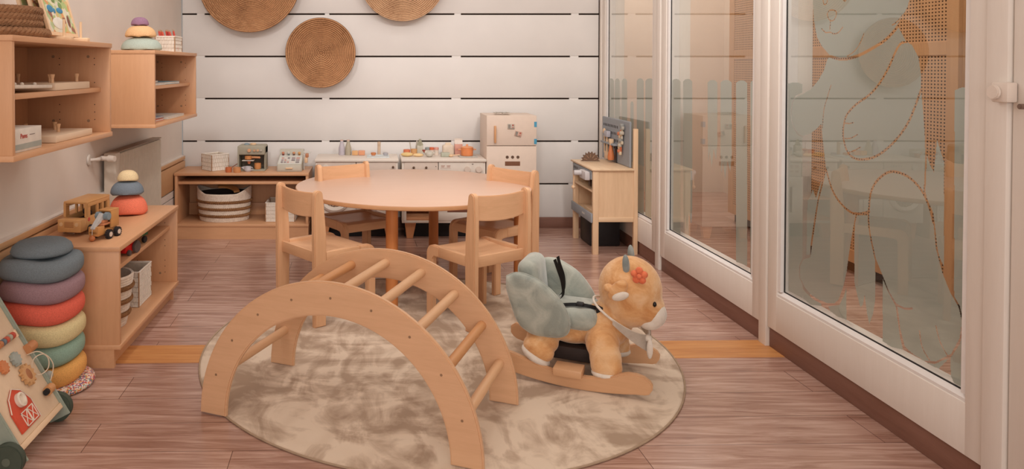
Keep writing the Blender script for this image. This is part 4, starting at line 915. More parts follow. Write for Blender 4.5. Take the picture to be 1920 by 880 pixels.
# local: x forward is -; bus length along local x (nose at -x)
L0, L1, Wd, H0, H1 = -0.125, 0.125, 0.052, 0.018, 0.128
m_ = MB()
def side_wall(y0, y1):
    o_ = [(-0.070, 0.016), (0.125, 0.016), (0.125, 0.118), (0.115, 0.128), (-0.070, 0.128)]
    m_.box(-0.075, y0, H0, 0.125, y1, 0.072, r=.002)
    for a_, b_ in ((-0.075, -0.045), (0.015, 0.025), (0.058, 0.070), (0.104, 0.125)): m_.box(a_, y0, 0.072, b_, y1, 0.112)
    m_.box(-0.075, y0, 0.112, 0.125, y1, 0.128, r=.002)
side_wall(-Wd, -Wd + 0.009); side_wall(Wd - .009, Wd)
m_.box(-0.076, -Wd - .001, 0.126, 0.126, Wd + .001, 0.136, r=.004); m_.box(-0.075, -Wd + .009, H0, 0.125, Wd - .009, 0.026); m_.box(0.117, -Wd + .009, 0.026, 0.125, Wd - .009, 0.126)
m_.box(-0.076, -Wd, 0.072, -0.068, -Wd + .010, 0.128); m_.box(-0.076, Wd - .010, 0.072, -0.068, Wd, 0.128)
bo_ = m_.out('body', BUSW, t)
m_ = MB().box(-0.125, -Wd, H0 - .002, -0.074, Wd, 0.070, r=.005); m_.out('hood', BUSW, t)
for k in range(4): pass
g_ = MB()
for k in range(5): g_.box(-0.1262, -0.020, 0.038 + k * .005, -0.125, 0.020, 0.040 + k * .005)
g_.out('grille', wood('grille_wood', (164, 104, 60), 'y', .05), t)
for s_ in (-1, 1):
    MB().cyl((-0.1245, s_ * 0.034, 0.050), (-0.128, s_ * 0.034, 0.050), 0.008, n=20).out('headlight', plain('cream_wood', (226, 186, 140), .5), t)
    MB().box(-0.128, s_ * 0.022 - .003, 0.012, -0.124, s_ * 0.022 + .003, 0.017).out('bumper_pin', plain('grey_pin', (120, 96, 78), .5), t)
    for xx in (-0.055, 0.085):
        w_ = MB().cyl((xx, s_ * (Wd + .001), 0.019), (xx, s_ * (Wd + 0.011), 0.019), 0.019, n=28, bev=.002).out('wheel', TYRE, t)
        MB().cyl((xx, s_ * (Wd + .0105), 0.019), (xx, s_ * (Wd + .0125), 0.019), 0.011, n=20).out('hub', HUB, w_)
MB().cyl((-0.058, -Wd, 0.060), (-0.058, -Wd - .0012, 0.060), 0.0085, n=20).out('stop_badge', plain('badge_red', (204, 84, 74), .4), t)
MB().cyl((-0.058, Wd, 0.060), (-0.058, Wd + .0012, 0.060), 0.0085, n=20).out('stop_badge', plain('badge_red', (204, 84, 74), .4), t)
MB().box(-0.030, -0.04, 0.026, 0.10, 0.04, 0.050, r=.004).ball((0.0, -0.02, 0.075), 0.014).ball((0.04, 0.015, 0.075), 0.014).out('passenger_block', plain('dark_seats', (54, 42, 40), .7), t)
t = thing('toy_crane', 'wooden toy crane truck with black wheels beside the school bus', 'toy vehicle', (-1.105, 3.10, TZ)); t.rotation_euler = (0, 0, R(74))
CR = wood('crane_wood', (206, 150, 92), 'x', .06)
MB().box(-0.062, -0.020, 0.018, 0.070, 0.020, 0.040, r=.003).box(-0.062, -0.024, 0.024, -0.02, 0.024, 0.056, r=.003).out('chassis', CR, t)
m_ = MB(); m_.box(0.018, -0.028, 0.040, 0.072, -0.020, 0.112, r=.002).box(0.018, 0.020, 0.040, 0.072, 0.028, 0.112, r=.002).box(0.010, -0.028, 0.106, 0.074, 0.028, 0.114, r=.003).box(0.064, -0.02, 0.04, 0.072, 0.02, 0.106); m_.out('cab', CR, t)
MB().box(-0.030, -0.024, 0.056, 0.022, 0.024, 0.064, r=.002).box(-0.022, -0.018, 0.064, 0.012, 0.018, 0.076, r=.003).out('turntable', wood('crane_red_wood', (204, 136, 96), 'x', .06), t)
m_ = MB(); m_.prism([(0.002, 0.098), (-0.012, 0.104), (-0.072, 0.052), (-0.066, 0.046), (-0.046, 0.058), (0.006, 0.078)], -0.010, 0.010, 'xz', r=.002); m_.out('boom', plain('pale_grey_paint', (204, 202, 200), .5), t)
for s_ in (-1, 1): MB().cyl((0.002, s_ * 0.010, 0.090), (0.002, s_ * 0.030, 0.090), 0.016, n=24, bev=.002).out('winch_wheel', plain('grey_blue_paint', (134, 150, 158), .5), t)
MB().tube([(-0.068, 0, 0.048), (-0.070, 0, 0.020)], 0.0012, 6).out('string', plain('string_white', (226, 216, 206), .8), t)
MB().ball((-0.070, 0, 0.0125), 0.0125, n=16).out('hook_ball', wood('ball_wood', (190, 116, 70), 'x', .06), t)
for xx in (-0.005, 0.052):
    for s_ in (-1, 1):
        w_ = MB(); w_.cyl((xx, s_ * 0.026, 0.0185), (xx, s_ * 0.042, 0.0185), 0.0185, n=28, bev=.002)
        for k in range(14): a = 2 * math.pi * k / 14; w_.box(-.002, -.008, 0.0175, .002, .008, 0.0195, M=Matrix.Translation((xx, s_ * 0.034, 0.0185)) @ Matrix.Rotation(a, 4, 'Y'))
        w_ = w_.out('wheel', TYRE, t); MB().cyl((xx, s_ * 0.0415, 0.0185), (xx, s_ * 0.0435, 0.0185), 0.010, n=20).out('hub', HUB, w_)
t = thing('toy_tractor', 'small red toy tractor on the middle level of the low shelf', 'toy vehicle', (-1.048, 3.235, 0.3765)); t.rotation_euler = (0, 0, R(75)); t.scale = (1.2,) * 3
MB().box(-0.035, -0.016, 0.008, 0.03, 0.016, 0.034, r=.005).box(0.0, -0.015, 0.03, 0.028, 0.015, 0.048, r=.004).out('body', plain('tractor_red', (222, 40, 38), .3), t)
MB().box(-0.03, -0.010, 0.03, -0.006, 0.010, 0.04, r=.003).out('engine', plain('dark_engine', (50, 44, 44), .5), t)
for xx, r_ in ((-0.022, 0.010), (0.024, 0.022)):
    for s_ in (-1, 1): MB().cyl((xx, s_ * 0.017, r_), (xx, s_ * 0.027, r_), r_, n=24, bev=.002).out('wheel', plain('grey_tyre', (96, 84, 80), .6), t)
t = thing('toy_trailer', 'green toy trailer with black wheels behind the red tractor', 'toy vehicle', (-1.080, 3.42, 0.3765)); t.rotation_euler = (0, 0, R(70)); t.scale = (1.2,) * 3
MB().box(-0.055, -0.026, 0.026, 0.055, 0.026, 0.058, r=.003).out('box_body', plain('green_plastic', (48, 104, 62), .4), t)
for xx in (-0.03, 0.03):
    for s_ in (-1, 1): MB().cyl((xx, s_ * 0.022, 0.013), (xx, s_ * 0.032, 0.013), 0.013, n=22, bev=.002).out('wheel', TYRE, t)
# ------------------------------------------------------------------ activity walker, front left
t = thing('activity_walker', 'wooden activity walker with gears and a red barn at the left edge', 'toy', (-1.05, 2.33, 0))
A0, A1 = 2.185, 2.475     # near and far sides
lean = math.atan2(0.18, 0.30); Mw = Matrix.Translation((-1.022, 0, 0.062)) @ Matrix.Rotation(-lean, 4, 'Y')   # local: x out of the face, z up the slope
def wp(name, m_, mat, parent=t): m_.bm.transform(Mw); return m_.out(name, mat, parent, origin=tuple(t.location))
FACE = wood('walker_ply', (226, 200, 170), 'z', .04)
face = wp('face_panel', MB().box(-0.012, A0, 0.012, 0, A1, 0.47, r=.002), FACE)
GG = plain('grey_green_paint', (150, 158, 144), .5)
for y in (A0 - .012, A1): wp('side_board', MB().prism([(-0.012 - 0.05, -0.03), (0.008, -0.035), (0.010, 0.48), (-0.03, 0.48)], y, y + .012, 'xz', r=.002), GG)
wp('front_rail', MB().box(-0.014, A0, -0.006, 0.004, A1, 0.012, r=.002), PINE_Y)
t_axle = MB().cyl((-1.045, A0 - .03, 0.048), (-1.045, A1 + .03, 0.048), 0.006).out('axle', plain('axle_dark', (70, 62, 58), .5), t, origin=tuple(t.location))
WG = plain('dark_green_rubber', (70, 78, 66), .7)
for y, y2 in ((A0 - .040, A0 - .014), (A1 + .014, A1 + .040)):
    w_ = MB().cyl((-1.045, y, 0.048), (-1.045, y2, 0.048), 0.0475, n=48, bev=.003).out('wheel', WG, t, origin=tuple(t.location))
    MB().cyl((-1.045, y - .002, 0.048), (-1.045, y2 + .002, 0.048), 0.012, n=20).out('hub_cap', plain('hub_green', (96, 104, 90), .6), w_, origin=tuple(t.location))
    wh = MB().cyl((-1.24, y, 0.048), (-1.24, y2, 0.048), 0.0475, n=48, bev=.003).out('wheel', WG, t, origin=tuple(t.location))
def gear(y, z, r, n, mat, inner=None):
    m_ = MB(); pts = []
    for k in range(n * 4):
        a = 2 * math.pi * k / (n * 4); rr = r * (1.0 if k % 4 in (0, 1) else 0.80); pts.append((y + rr * math.cos(a), z + rr * math.sin(a)))
    m_.prism(pts, 0.001, 0.013, 'yz', r=.001); g_ = wp('gear', m_, mat)
    if inner: q = MB(); q.ball((0.013, y, z), r * 0.46, (0.12, 0.85, 1.1), 20); wp('gear_centre', q, inner, g_)
    return g_
gear(2.395, 0.155, 0.036, 12, wood('gear_wood', (204, 158, 110), 'y', .06), wood('gear_centre_wood', (164, 108, 70), 'y', .06))
gear(2.385, 0.218, 0.024, 9, plain('gear_grey', (162, 168, 160), .5)); gear(2.31, 0.222, 0.022, 10, plain('gear_orange', (206, 130, 84), .5))
BR_ = plain('barn_red', (206, 78, 52), .5); BW = plain('barn_white', (228, 214, 196), .5)
bn = wp('barn', MB().prism([(2.225, 0.030), (2.345, 0.030), (2.345, 0.095), (2.322, 0.135), (2.285, 0.155), (2.248, 0.135), (2.225, 0.095)], 0.001, 0.006, 'yz', r=.001), BR_)
wp('barn_window', MB().lathe([(0.0225, 0), (0.0225, 0.012), (0.016, 0.014), (0.014, 0.006), (0.0, 0.006)], 32, M=Matrix.Translation((0.005, 2.292, 0.112)) @ Matrix.Rotation(math.pi / 2, 4, 'Y')), BW, bn)
m_ = MB()
for a_, b_ in ((2.262, 2.300), (2.300, 2.338)):
    m_.box(0.006, a_, 0.034, 0.0075, b_, 0.037).box(0.006, a_, 0.077, 0.0075, b_, 0.080).box(0.006, a_, 0.034, 0.0075, a_ + .003, 0.080).box(0.006, b_ - .003, 0.034, 0.0075, b_, 0.080)
    m_.tube([(0.0068, a_ + .002, 0.036), (0.0068, b_ - .002, 0.078)], 0.0014, 6); m_.tube([(0.0068, b_ - .002, 0.036), (0.0068, a_ + .002, 0.078)], 0.0014, 6)
m_.tube([(0.0065, 2.225, 0.095), (0.0065, 2.248, 0.135), (0.0065, 2.285, 0.155), (0.0065, 2.322, 0.135), (0.0065, 2.345, 0.095), (0.0065, 2.345, 0.03)], 0.0018, 6); wp('barn_trim', m_, BW, bn)
wp('roller_block', MB().cyl((0.012, 2.430, 0.072), (0.012, 2.462, 0.072), 0.015, n=22, bev=.001).cyl((0.012, 2.420, 0.072), (0.012, 2.430, 0.072), 0.010, n=16, mi=1), [wood('roller_wood', (206, 150, 100), 'y', .06), BLACK])
wp('side_knob', MB().cyl((0.006, A1 - 0.014, 0.218), (0.006, A1 + 0.036, 0.218), 0.017, n=26, bev=.002), wood('knob_wood', (196, 136, 92), 'y', .06))
wp('side_block', MB().cyl((0.0, A1 + .010, 0.105), (0.0, A1 + .036, 0.105), 0.013, n=20), plain('grey_block', (158, 160, 150), .5))
wp('bead_rail', MB().tube([(0.012, 2.25, 0.285), (0.012, 2.44, 0.285)], 0.003, 8).box(0.0, 2.432, 0.272, 0.02, 2.446, 0.298, r=.002), PINE_Y)
for k, c in enumerate([(184, 120, 80), (110, 120, 128), (200, 96, 72), (176, 170, 150), (196, 84, 66)]): wp('bead', MB().cyl((0.012, 2.335 + k * .020, 0.285), (0.012, 2.352 + k * .020, 0.285), 0.011, n=18, bev=.002), plain('bead_%d' % k, c, .5))
wire = [(0.004, 2.452, 0.205), (0.035, 2.462, 0.195), (0.045, 2.475, 0.16), (0.03, 2.47, 0.13), (0.012, 2.44, 0.13), (0.01, 2.425, 0.16), (0.03, 2.435, 0.185), (0.045, 2.47, 0.175), (0.04, 2.49, 0.13), (0.012, 2.478, 0.09)]
wp('wire_loop', MB().tube(smooth_line(wire, 6), 0.0018, 6), plain('cream_wire', (214, 194, 170), .5))
wp('pin', MB().ball((0.004, 2.45, 0.45), .004, n=8), DARK)
# ------------------------------------------------------------------ toy kitchens
KW = plain('kitchen_cream', (226, 214, 202), 0.5, 0.01); KF = plain('kitchen_pink_cream', (218, 200, 186), 0.5, 0.01); BRASS = plain('brown_metal_knob', (110, 84, 66), .4, metal=.4)
KY0, KY1 = 5.145, 5.47
def splay_foot(x, y, s_, root):
    P_('foot', MB().prism([(x - .026, 0), (x + .016, 0), (x + .040, 0.112), (x - .040, 0.112)] if s_ > 0 else [(x - .016, 0), (x + .026, 0), (x + .040, .112), (x - .040, .112)], y - .022, y + .022, 'xz', r=.003), wood('foot_beech', (216, 154, 108), 'z', .06), root)
def kitchen(name, label, x0, x1):
    t = thing(name, label, 'toy kitchen', ((x0 + x1) / 2, 5.30, 0))
    P_('worktop', MB().box(x0 - .006, KY0 - .012, 0.531, x1 + .006, KY1, 0.549, r=.005), KW, t)
    for x in (x0, x1 - .014): P_('side_panel', MB().box(x, KY0 + .004, 0.112, x + .014, KY1, 0.531, r=.002), KW, t)
    P_('back_panel', MB().box(x0 + .014, KY1 - .012, .112, x1 - .014, KY1, .531), KW, t)
    P_('base_panel', MB().box(x0 + .014, KY0 + .004, .112, x1 - .014, KY1 - .012, .128, r=.002), KW, t)
    P_('under_panel', MB().box(x0 + .02, 5.245, 0.001, x1 - .02, 5.26, .112), BLACK, t)  # black panel below the unit, behind the front feet
    for x in (x0 + .06, x1 - .06):
        for y in (5.20, 5.42): splay_foot(x, y, 1 if x < (x0 + x1) / 2 else -1, t)
    return t
def knob(x, z, root, r=.0085, y=KY0):
    P_('knob', MB().cyl((x, y + .002, z), (x, y - .012, z), r * .5, n=14).ball((x, y - .016, z), r, n=16), BRASS, root)
t = kitchen('toy_washing_unit', 'cream toy kitchen unit with round washing machine window, left of the other', -0.383, 0.178)
wx = -0.252
P_('machine_front', MB().box(-0.369, KY0, 0.128, -0.108, KY0 + .012, 0.455, r=.002), KW, t)
P_('control_panel', MB().box(-0.369, KY0, 0.458, -0.108, KY0 + .012, 0.530, r=.002), KF, t)
rg = P_('door_ring', MB().lathe([(0.078, 0.0), (0.080, 0.016), (0.098, 0.020), (0.112, 0.012), (0.115, 0.0)], 56, M=Matrix.Translation((wx, KY0 + .001, 0.300)) @ Matrix.Rotation(math.pi / 2, 4, 'X')), KW, t)
m, nt, b = base_mat('speckled_window'); f_ = noise(nt, mapping(nt), 120, 3, .8); nt.links.new(ramp(nt, f_, [(0.45, lin((84, 64, 56))), (0.62, lin((206, 176, 150)))]), b.inputs['Base Color']); SPK = m
sub(MB().cyl((wx, KY0 + .004, 0.300), (wx, KY0 - .001, 0.300), 0.079, n=48), 'window', SPK, rg, t)
P_('dial', MB().cyl((wx - .06, KY0, 0.495), (wx - .06, KY0 - .012, 0.495), 0.020, n=28, bev=.002), KW, t)
m_ = MB()
for k in range(5): m_.box(wx + .02 + .018 * k, KY0 - .001, 0.498, wx + .030 + .018 * k, KY0, 0.506)
P_('panel_print', m_, plain('grey_print', (160, 164, 156)), t)
P_('drawer', MB().box(-0.104, KY0, 0.430, 0.164, KY0 + .014, 0.530, r=.002), KF, t); knob(0.145, 0.497, t)
P_('door', MB().box(-0.104, KY0, 0.128, 0.028, KY0 + .014, 0.426, r=.002).box(0.032, KY0, 0.128, 0.164, KY0 + .014, 0.426, r=.002), KW, t)
t2 = kitchen('toy_oven_unit', 'cream toy kitchen unit with oven and open shelf, next to the toy fridge', 0.206, 0.774)
P_('drawer', MB().box(0.220, KY0, 0.432, 0.452, KY0 + .014, 0.530, r=.002), KF, t2); knob(0.285, 0.494, t2); knob(0.370, 0.494, t2)
P_('keyhole', MB().cyl((0.437, KY0 + .001, .50), (0.437, KY0 - .001, .50), .003, n=10), DARK, t2)
P_('control_panel', MB().box(0.456, KY0, 0.432, 0.760, KY0 + .014, 0.530, r=.002), KW, t2)
for x in (0.650, 0.728): P_('dial', MB().cyl((x, KY0, 0.480), (x, KY0 - .014, 0.480), 0.021, n=28, bev=.002), KF, t2)
m_ = MB()
for a_ in (0, 1):
    for b_ in (0, 1): m_.box(0.472 + .038 * a_, KY0 - .001, 0.502 - .034 * b_, 0.498 + .038 * a_, KY0, 0.506 - .034 * b_).box(0.474 + .038 * a_, KY0 - .001, 0.495 - .034 * b_, 0.494 + .038 * a_, KY0, 0.498 - .034 * b_)
m_.box(0.468, KY0 - .001, .488, .536, KY0, .4895)
P_('panel_print', m_, plain('brown_print', (176, 130, 110)), t2)
P_('print_dot', MB().box(0.682, KY0 - .001, .513, .692, KY0, .518), DARK, t2)
P_('shelf_back', MB().box(0.236, KY1 - .03, .128, 0.440, KY1 - .012, .43), wood('brown_shelf', (186, 128, 92), 'x', .08), t2)
P_('shelf_divider', MB().box(0.440, KY0 + .002, .128, 0.456, KY1 - .012, .43).box(0.220, KY0 + .002, .128, .236, KY1 - .012, .43), KW, t2)
P_('shelf', MB().box(0.236, KY0 + .01, .128, 0.440, KY1 - .03, .145, r=.002).box(0.236, KY0 + .01, .27, 0.440, KY1 - .03, .282, r=.002), wood('shelf_beech', (206, 150, 110), 'x', .06), t2)
P_('oven_door', MB().box(0.456, KY0 + .006, 0.128, 0.760, KY0 + .014, .43).box(0.456, KY0, .128, .760, KY0 + .006, .185, r=.002).box(.456, KY0, .36, .760, KY0 + .006, .43, r=.002).box(.456, KY0, .185, .515, KY0 + .006, .36).box(.715, KY0, .185, .760, KY0 + .006, .36), KW, t2)
P_('oven_window', MB().box(.515, KY0 + .003, .186, .715, KY0 + .0055, .36), plain('oven_brown', (120, 78, 62), .4), t2)
P_('oven_handle', MB().cyl((.54, KY0 - .018, .395), (.69, KY0 - .018, .395), .007).cyl((.55, KY0, .395), (.55, KY0 - .018, .395), .005).cyl((.68, KY0, .395), (.68, KY0 - .018, .395), .005), PINE_X, t2)
# things on the worktops
CT = 0.5495
def simple(name, label, cat, mb, mats, loc, group=None, ang=40):
    o = mb.out(name, mats, None, origin=loc, ang=ang); return tag(o, label, cat, group)
for x, c, nm in ((-0.214, (190, 182, 190), 'grey-lilac'), (-0.168, (176, 166, 146), 'olive-grey')):
    t = thing('toy_bottle', '%s toy bottle standing at the left on the washing unit' % nm, 'bottle', (x, 5.40, CT), 0, 'toy bottles on the washing unit')
    P_('glass_body', MB().lathe([(0, 0), (0.022, 0), (0.0235, 0.01), (0.022, 0.05), (0.0125, 0.085), (0.011, 0.100), (0, 0.100)], 28, c=(x, 5.40, CT)), plain('bottle_' + nm, c, .4), t)
    P_('cap', MB().cyl((x, 5.40, CT + .10), (x, 5.40, CT + .108), .0105, n=20), plain('cap_pink', (206, 176, 160), .5), t)
simple('toy_block', 'yellowish toy cheese block on the washing unit beside the bottles', 'block', MB().box(-.140, 5.37, CT, -.098, 5.40, CT + .032, r=.004), plain('butter', (220, 170, 118), .6), (-.119, 5.385, CT))
simple('toy_block', 'orange toy block on the washing unit, right of the yellowish one', 'block', MB().box(-.096, 5.37, CT, -.048, 5.40, CT + .033, r=.004), plain('salmon', (222, 156, 118), .6), (-.072, 5.385, CT))
t = thing('toy_sink', 'light blue-white toy sink tray with tap in the left worktop', 'sink', (0.045, 5.30, CT))
P_('basin', MB().band([(-.033, 5.22), (.122, 5.22), (.122, 5.37), (-.033, 5.37)], [(-.022, 5.231), (.111, 5.231), (.111, 5.359), (-.022, 5.359)], CT, CT + .006, 'xy', closed=True).box(-.03, 5.225, CT, .119, 5.365, CT + .001), plain('pale_blue', (208, 214, 214), .4), t)
P_('tap', MB().cyl((.052, 5.39, CT), (.052, 5.39, CT + .095), .011, n=20, bev=.002).cyl((.052, 5.392, CT + .085), (.052, 5.345, CT + .085), .007, n=14), [plain('tap_beech', (214, 186, 160), .5)], t)
P_('tap_handle', MB().cyl((.012, 5.37, CT), (.012, 5.37, CT + .020), .018, n=24, bev=.002), plain('orange_wood', (206, 128, 80), .5), t)
P_('tap_handle', MB().cyl((.098, 5.37, CT), (.098, 5.37, CT + .020), .018, n=24, bev=.002), plain('grey_wood', (176, 172, 176), .5), t)
g = 'toy food and pots on the oven unit'
simple('toy_tin', 'small orange toy tin at the left on the oven unit', 'tin', MB().cyl((.250, 5.39, CT), (.250, 5.39, CT + .040), .024, n=28, bev=.002), plain('tin_orange', (222, 130, 92), .5), (.25, 5.39, CT), g)
simple('toy_jar', 'tan toy jar beside the orange tin on the oven unit', 'jar', MB().cyl((.300, 5.38, CT), (.300, 5.38, CT + .045), .021, .024, n=28, bev=.002), plain('jar_tan', (216, 164, 112), .5), (.30, 5.38, CT), g)
simple('toy_utensils', 'thin grey toy utensils standing behind the tan jar', 'utensil', MB().cyl((.285, 5.40, CT), (.272, 5.42, CT + .092), .004).cyl((.31, 5.40, CT), (.325, 5.42, CT + .10), .005), plain('utensil_grey', (186, 178, 166), .5), (.29, 5.40, CT), g)
t = thing('toy_bottle', 'tall sage toy oil bottle in the middle of the oven unit', 'bottle', (.343, 5.39, CT), 0, g)
P_('glass_body', MB().box(.322, 5.372, CT, .366, 5.408, CT + .070, r=.004), plain('bottle_label', (196, 190, 174), .5), t)
P_('shoulder', MB().cyl((.344, 5.39, CT + .070), (.344, 5.39, CT + .102), .024, .010, n=4).cyl((.344, 5.39, CT + .102), (.344, 5.39, CT + .115), .008, n=16), plain('sage_paint', (168, 164, 142), .5), t)
for x, c, nm in ((.398, (150, 156, 156), 'grey'), (.428, (222, 112, 74), 'orange'), (.462, (226, 164, 150), 'pink')):
    t = thing('toy_jar', 'white toy jar with %s lid on the oven unit' % nm, 'jar', (x, 5.40, CT), 0, g)
    P_('glass_body', MB().cyl((x, 5.40, CT), (x, 5.40, CT + .036), .016, n=24), plain('jar_white', (222, 206, 192), .5), t); P_('lid', MB().cyl((x, 5.40, CT + .036), (x, 5.40, CT + .054), .0168, n=24, bev=.002), plain('lid_' + nm, c, .5), t)
simple('toy_bread', 'pale yellow toy bread roll lying at the left on the oven unit', 'toy food', MB().ball((.247, 5.30, CT + .015), 1, (.043, .022, .015), 20), plain('bread', (224, 194, 134), .7), (.247, 5.30, CT), g)
simple('toy_bread', 'cream toy baguette slice lying right of the bread roll', 'toy food', MB().ball((.325, 5.29, CT + .012), 1, (.038, .016, .012), 20), plain('baguette', (232, 200, 150), .7), (.325, 5.29, CT), g)
t = thing('toy_teapot', 'grey-white toy bird-shaped kettle with red-brown comb on the oven unit', 'kettle', (.402, 5.27, CT), 0, g)
P_('body', MB().ball((.402, 5.27, CT + .022), .025, (1.1, 1, .9), 22).ball((.378, 5.27, CT + .034), .012, n=14), plain('kettle_grey', (196, 190, 178), .4), t); P_('comb', MB().ball((.368, 5.27, CT + .040), .011, (.8, .6, 1.2), 12).ball((.358, 5.27, CT + .046), .007, n=10), plain('comb_brown', (140, 66, 46), .5), t)
P_('tail', MB().ball((.428, 5.27, CT + .026), .012, (1.6, .5, .5), 12, rot=Matrix.Rotation(R(-20), 4, 'Y').to_quaternion()), plain('kettle_grey', (196, 190, 178), .4), t)
t = thing('toy_toaster', 'cream toy toaster with bread slice on the oven unit', 'toaster', (.545, 5.40, CT), 0, g)
P_('body', MB().box(.505, 5.37, CT, .585, 5.43, CT + .072, r=.012, seg=3), plain('toaster_cream', (222, 204, 184), .5), t); P_('bread_slice', MB().box(.525, 5.393, CT + .06, .565, 5.405, CT + .088, r=.003), plain('toast', (226, 206, 180), .6), t)
t = thing('toy_carton', 'pink and white toy milk carton behind the orange pot', 'carton', (.615, 5.41, CT), 0, g)
P_('box_body', MB().box(.592, 5.39, CT, .648, 5.43, CT + .078, r=.002), plain('carton_pink', (216, 158, 140), .5), t)
P_('gable', MB().prism([(5.39, CT + .078), (5.43, CT + .078), (5.412, CT + .104), (5.408, CT + .104)], .592, .648, 'yz').box(.592, 5.4085, CT + .100, .648, 5.4115, CT + .116), plain('carton_white', (224, 210, 198), .5), t)
P_('carton_print', MB().box(.598, 5.389, CT + .040, .642, 5.3902, CT + .045).box(.598, 5.389, CT + .030, .630, 5.3902, CT + .034), plain('carton_rose', (196, 120, 106)), t)
simple('toy_sponge_box', 'flat grey-green toy box at the front of the oven unit', 'box', MB().box(.486, 5.27, CT, .545, 5.33, CT + .028, r=.003), plain('grey_green_box', (176, 178, 160), .5), (.515, 5.30, CT), g)
t = thing('toy_spoon', 'wooden toy ladle lying in front of the pink carton', 'spoon', (.565, 5.27, CT), 0, g)
P_('bowl', MB().ball((.553, 5.27, CT + .010), 1, (.016, .014, .010), 16), PINE_X, t); P_('handle', MB().cyl((.565, 5.27, CT + .012), (.615, 5.285, CT + .014), .004, n=10), PINE_X, t)
t = thing('toy_pot', 'orange toy cooking pot with two handles at the right on the oven unit', 'pot', (.668, 5.30, CT + .006), 0, g)
P_('body', MB().lathe([(0, 0), (.039, 0), (.042, .004), (.043, .056), (.040, .058), (.038, .053), (.037, .008), (0, .006)], 40, c=(.668, 5.30, CT + .006)), plain('pot_orange', (222, 136, 84), .45), t)
P_('lid', MB().lathe([(0, .010), (.03, .007), (.044, .002), (.044, 0), (0, 0)], 40, c=(.668, 5.30, CT + .064)).cyl((.668, 5.30, CT + .07), (.668, 5.30, CT + .086), .008, n=16), plain('pot_lid', (232, 160, 112), .45), t)
for s_ in (-1, 1): P_('handle', MB().tube([(.668 + s_ * .042, 5.288, CT + .050), (.668 + s_ * .060, 5.29, CT + .050), (.668 + s_ * .060, 5.31, CT + .050), (.668 + s_ * .042, 5.312, CT + .050)], .004, 8), plain('pot_handle', (216, 150, 106), .5), t)
simple('toy_hob', 'thin grey hob plate set under the orange toy pot', 'hob', MB().box(.610, 5.24, CT, .735, 5.36, CT + .0055, r=.002), plain('hob_grey', (188, 184, 176), .5), (.67, 5.30, CT), g)
# ------------------------------------------------------------------ toy fridge
FRG = plain('fridge_peach', (222, 202, 186), .5, .01)
fx0, fx1, fy0, fy1 = .783, 1.124, 5.155, 5.47
t = thing('toy_fridge', 'tall peach-cream toy fridge with wooden handle and blue tape on its hinges', 'toy fridge', ((fx0 + fx1) / 2, 5.31, 0))
P_('cabinet', MB().box(fx0, fy0 + .02, .085, fx1, fy1, .846, r=.004), FRG, t)
P_('freezer_door', MB().box(fx0, fy0, .641, fx1, fy0 + .019, .846, r=.004), FRG, t)
dr = P_('fridge_door', MB().box(fx0, fy0, .085, fx1, fy0 + .019, .637, r=.004), FRG, t)
P_('handle', MB().box(.833, fy0 - .022, .660, .846, fy0, .778, r=.004), wood('handle_wood', (212, 158, 112), 'z', .06), t)
for x in (.924, .9605, .997): P_('dispenser_hole', MB().cyl((x, fy0 - .0008, .562), (x, fy0 + .001, .562), .0105, n=24), plain('hole_brown', (100, 72, 56), .6), t)
P_('dispenser_slot', MB().box(.909, fy0 - .0008, .503, 1.012, fy0 + .001, .533), plain('slot_brown', (126, 84, 60), .6), t)
for z in (.786, .669): P_('hinge_tape', MB().box(1.107, fy0 - .0012, z - .018, fx1 + .0012, fy0 + .03, z + .018), plain('blue_tape', (72, 148, 180), .5), t)
for x in (fx0 + .05, fx1 - .05):
    for y in (5.20, 5.42): splay_foot(x, y, 1 if x < .95 else -1, t)
for i, (x, z, a, c, lb) in enumerate([(.949, .773, 0, (196, 184, 170), 'square picture magnet, upper of two on the toy fridge door'), (.998, .722, -.25, (206, 170, 152), 'tilted reddish magnet, lower of two on the toy fridge door')]):
    tt = thing('fridge_magnet', lb, 'magnet', (x, fy0 - .004, z), 0, 'magnets on the toy fridge'); tt.rotation_euler = (0, -a, 0)
    MB().box(-.024, -.003, -.018, .024, .003, .018, r=.002).out('tile', plain('magnet_%d' % i, c, .5), tt)
    MB().box(-.020, -.0036, -.012, -.004, -.0028, .013).box(-.018, -.0036, -.016, .02, -.0028, -.013).out('magnet_print', plain('magnet_grey', (140, 132, 124), .5), tt)
    MB().box(.004, -.0036, -.010, .019, -.0028, -.006).box(.006, -.0036, .002, .018, -.0028, .013).out('magnet_print_red', plain('magnet_red', (176, 96, 80), .5), tt)
b = bmesh.new(); g_ = [[b.verts.new((.85 + .11 * i / 8, 5.22 + .10 * j / 6, .848 + .010 * abs(math.sin(i * 1.3 + j * .9)) + .004)) for j in range(7)] for i in range(9)]
for i in range(8):
    for j in range(6): b.faces.new((g_[i][j], g_[i + 1][j], g_[i + 1][j + 1], g_[i][j + 1]))
bmesh.ops.solidify(b, geom=b.faces[:], thickness=.003)
o = MB().add(b).out('crumpled_cloth', CREAM, None, origin=(.9, 5.27, .849), ang=80); tag(o, 'small crumpled white cloth on top of the toy fridge', 'cloth')
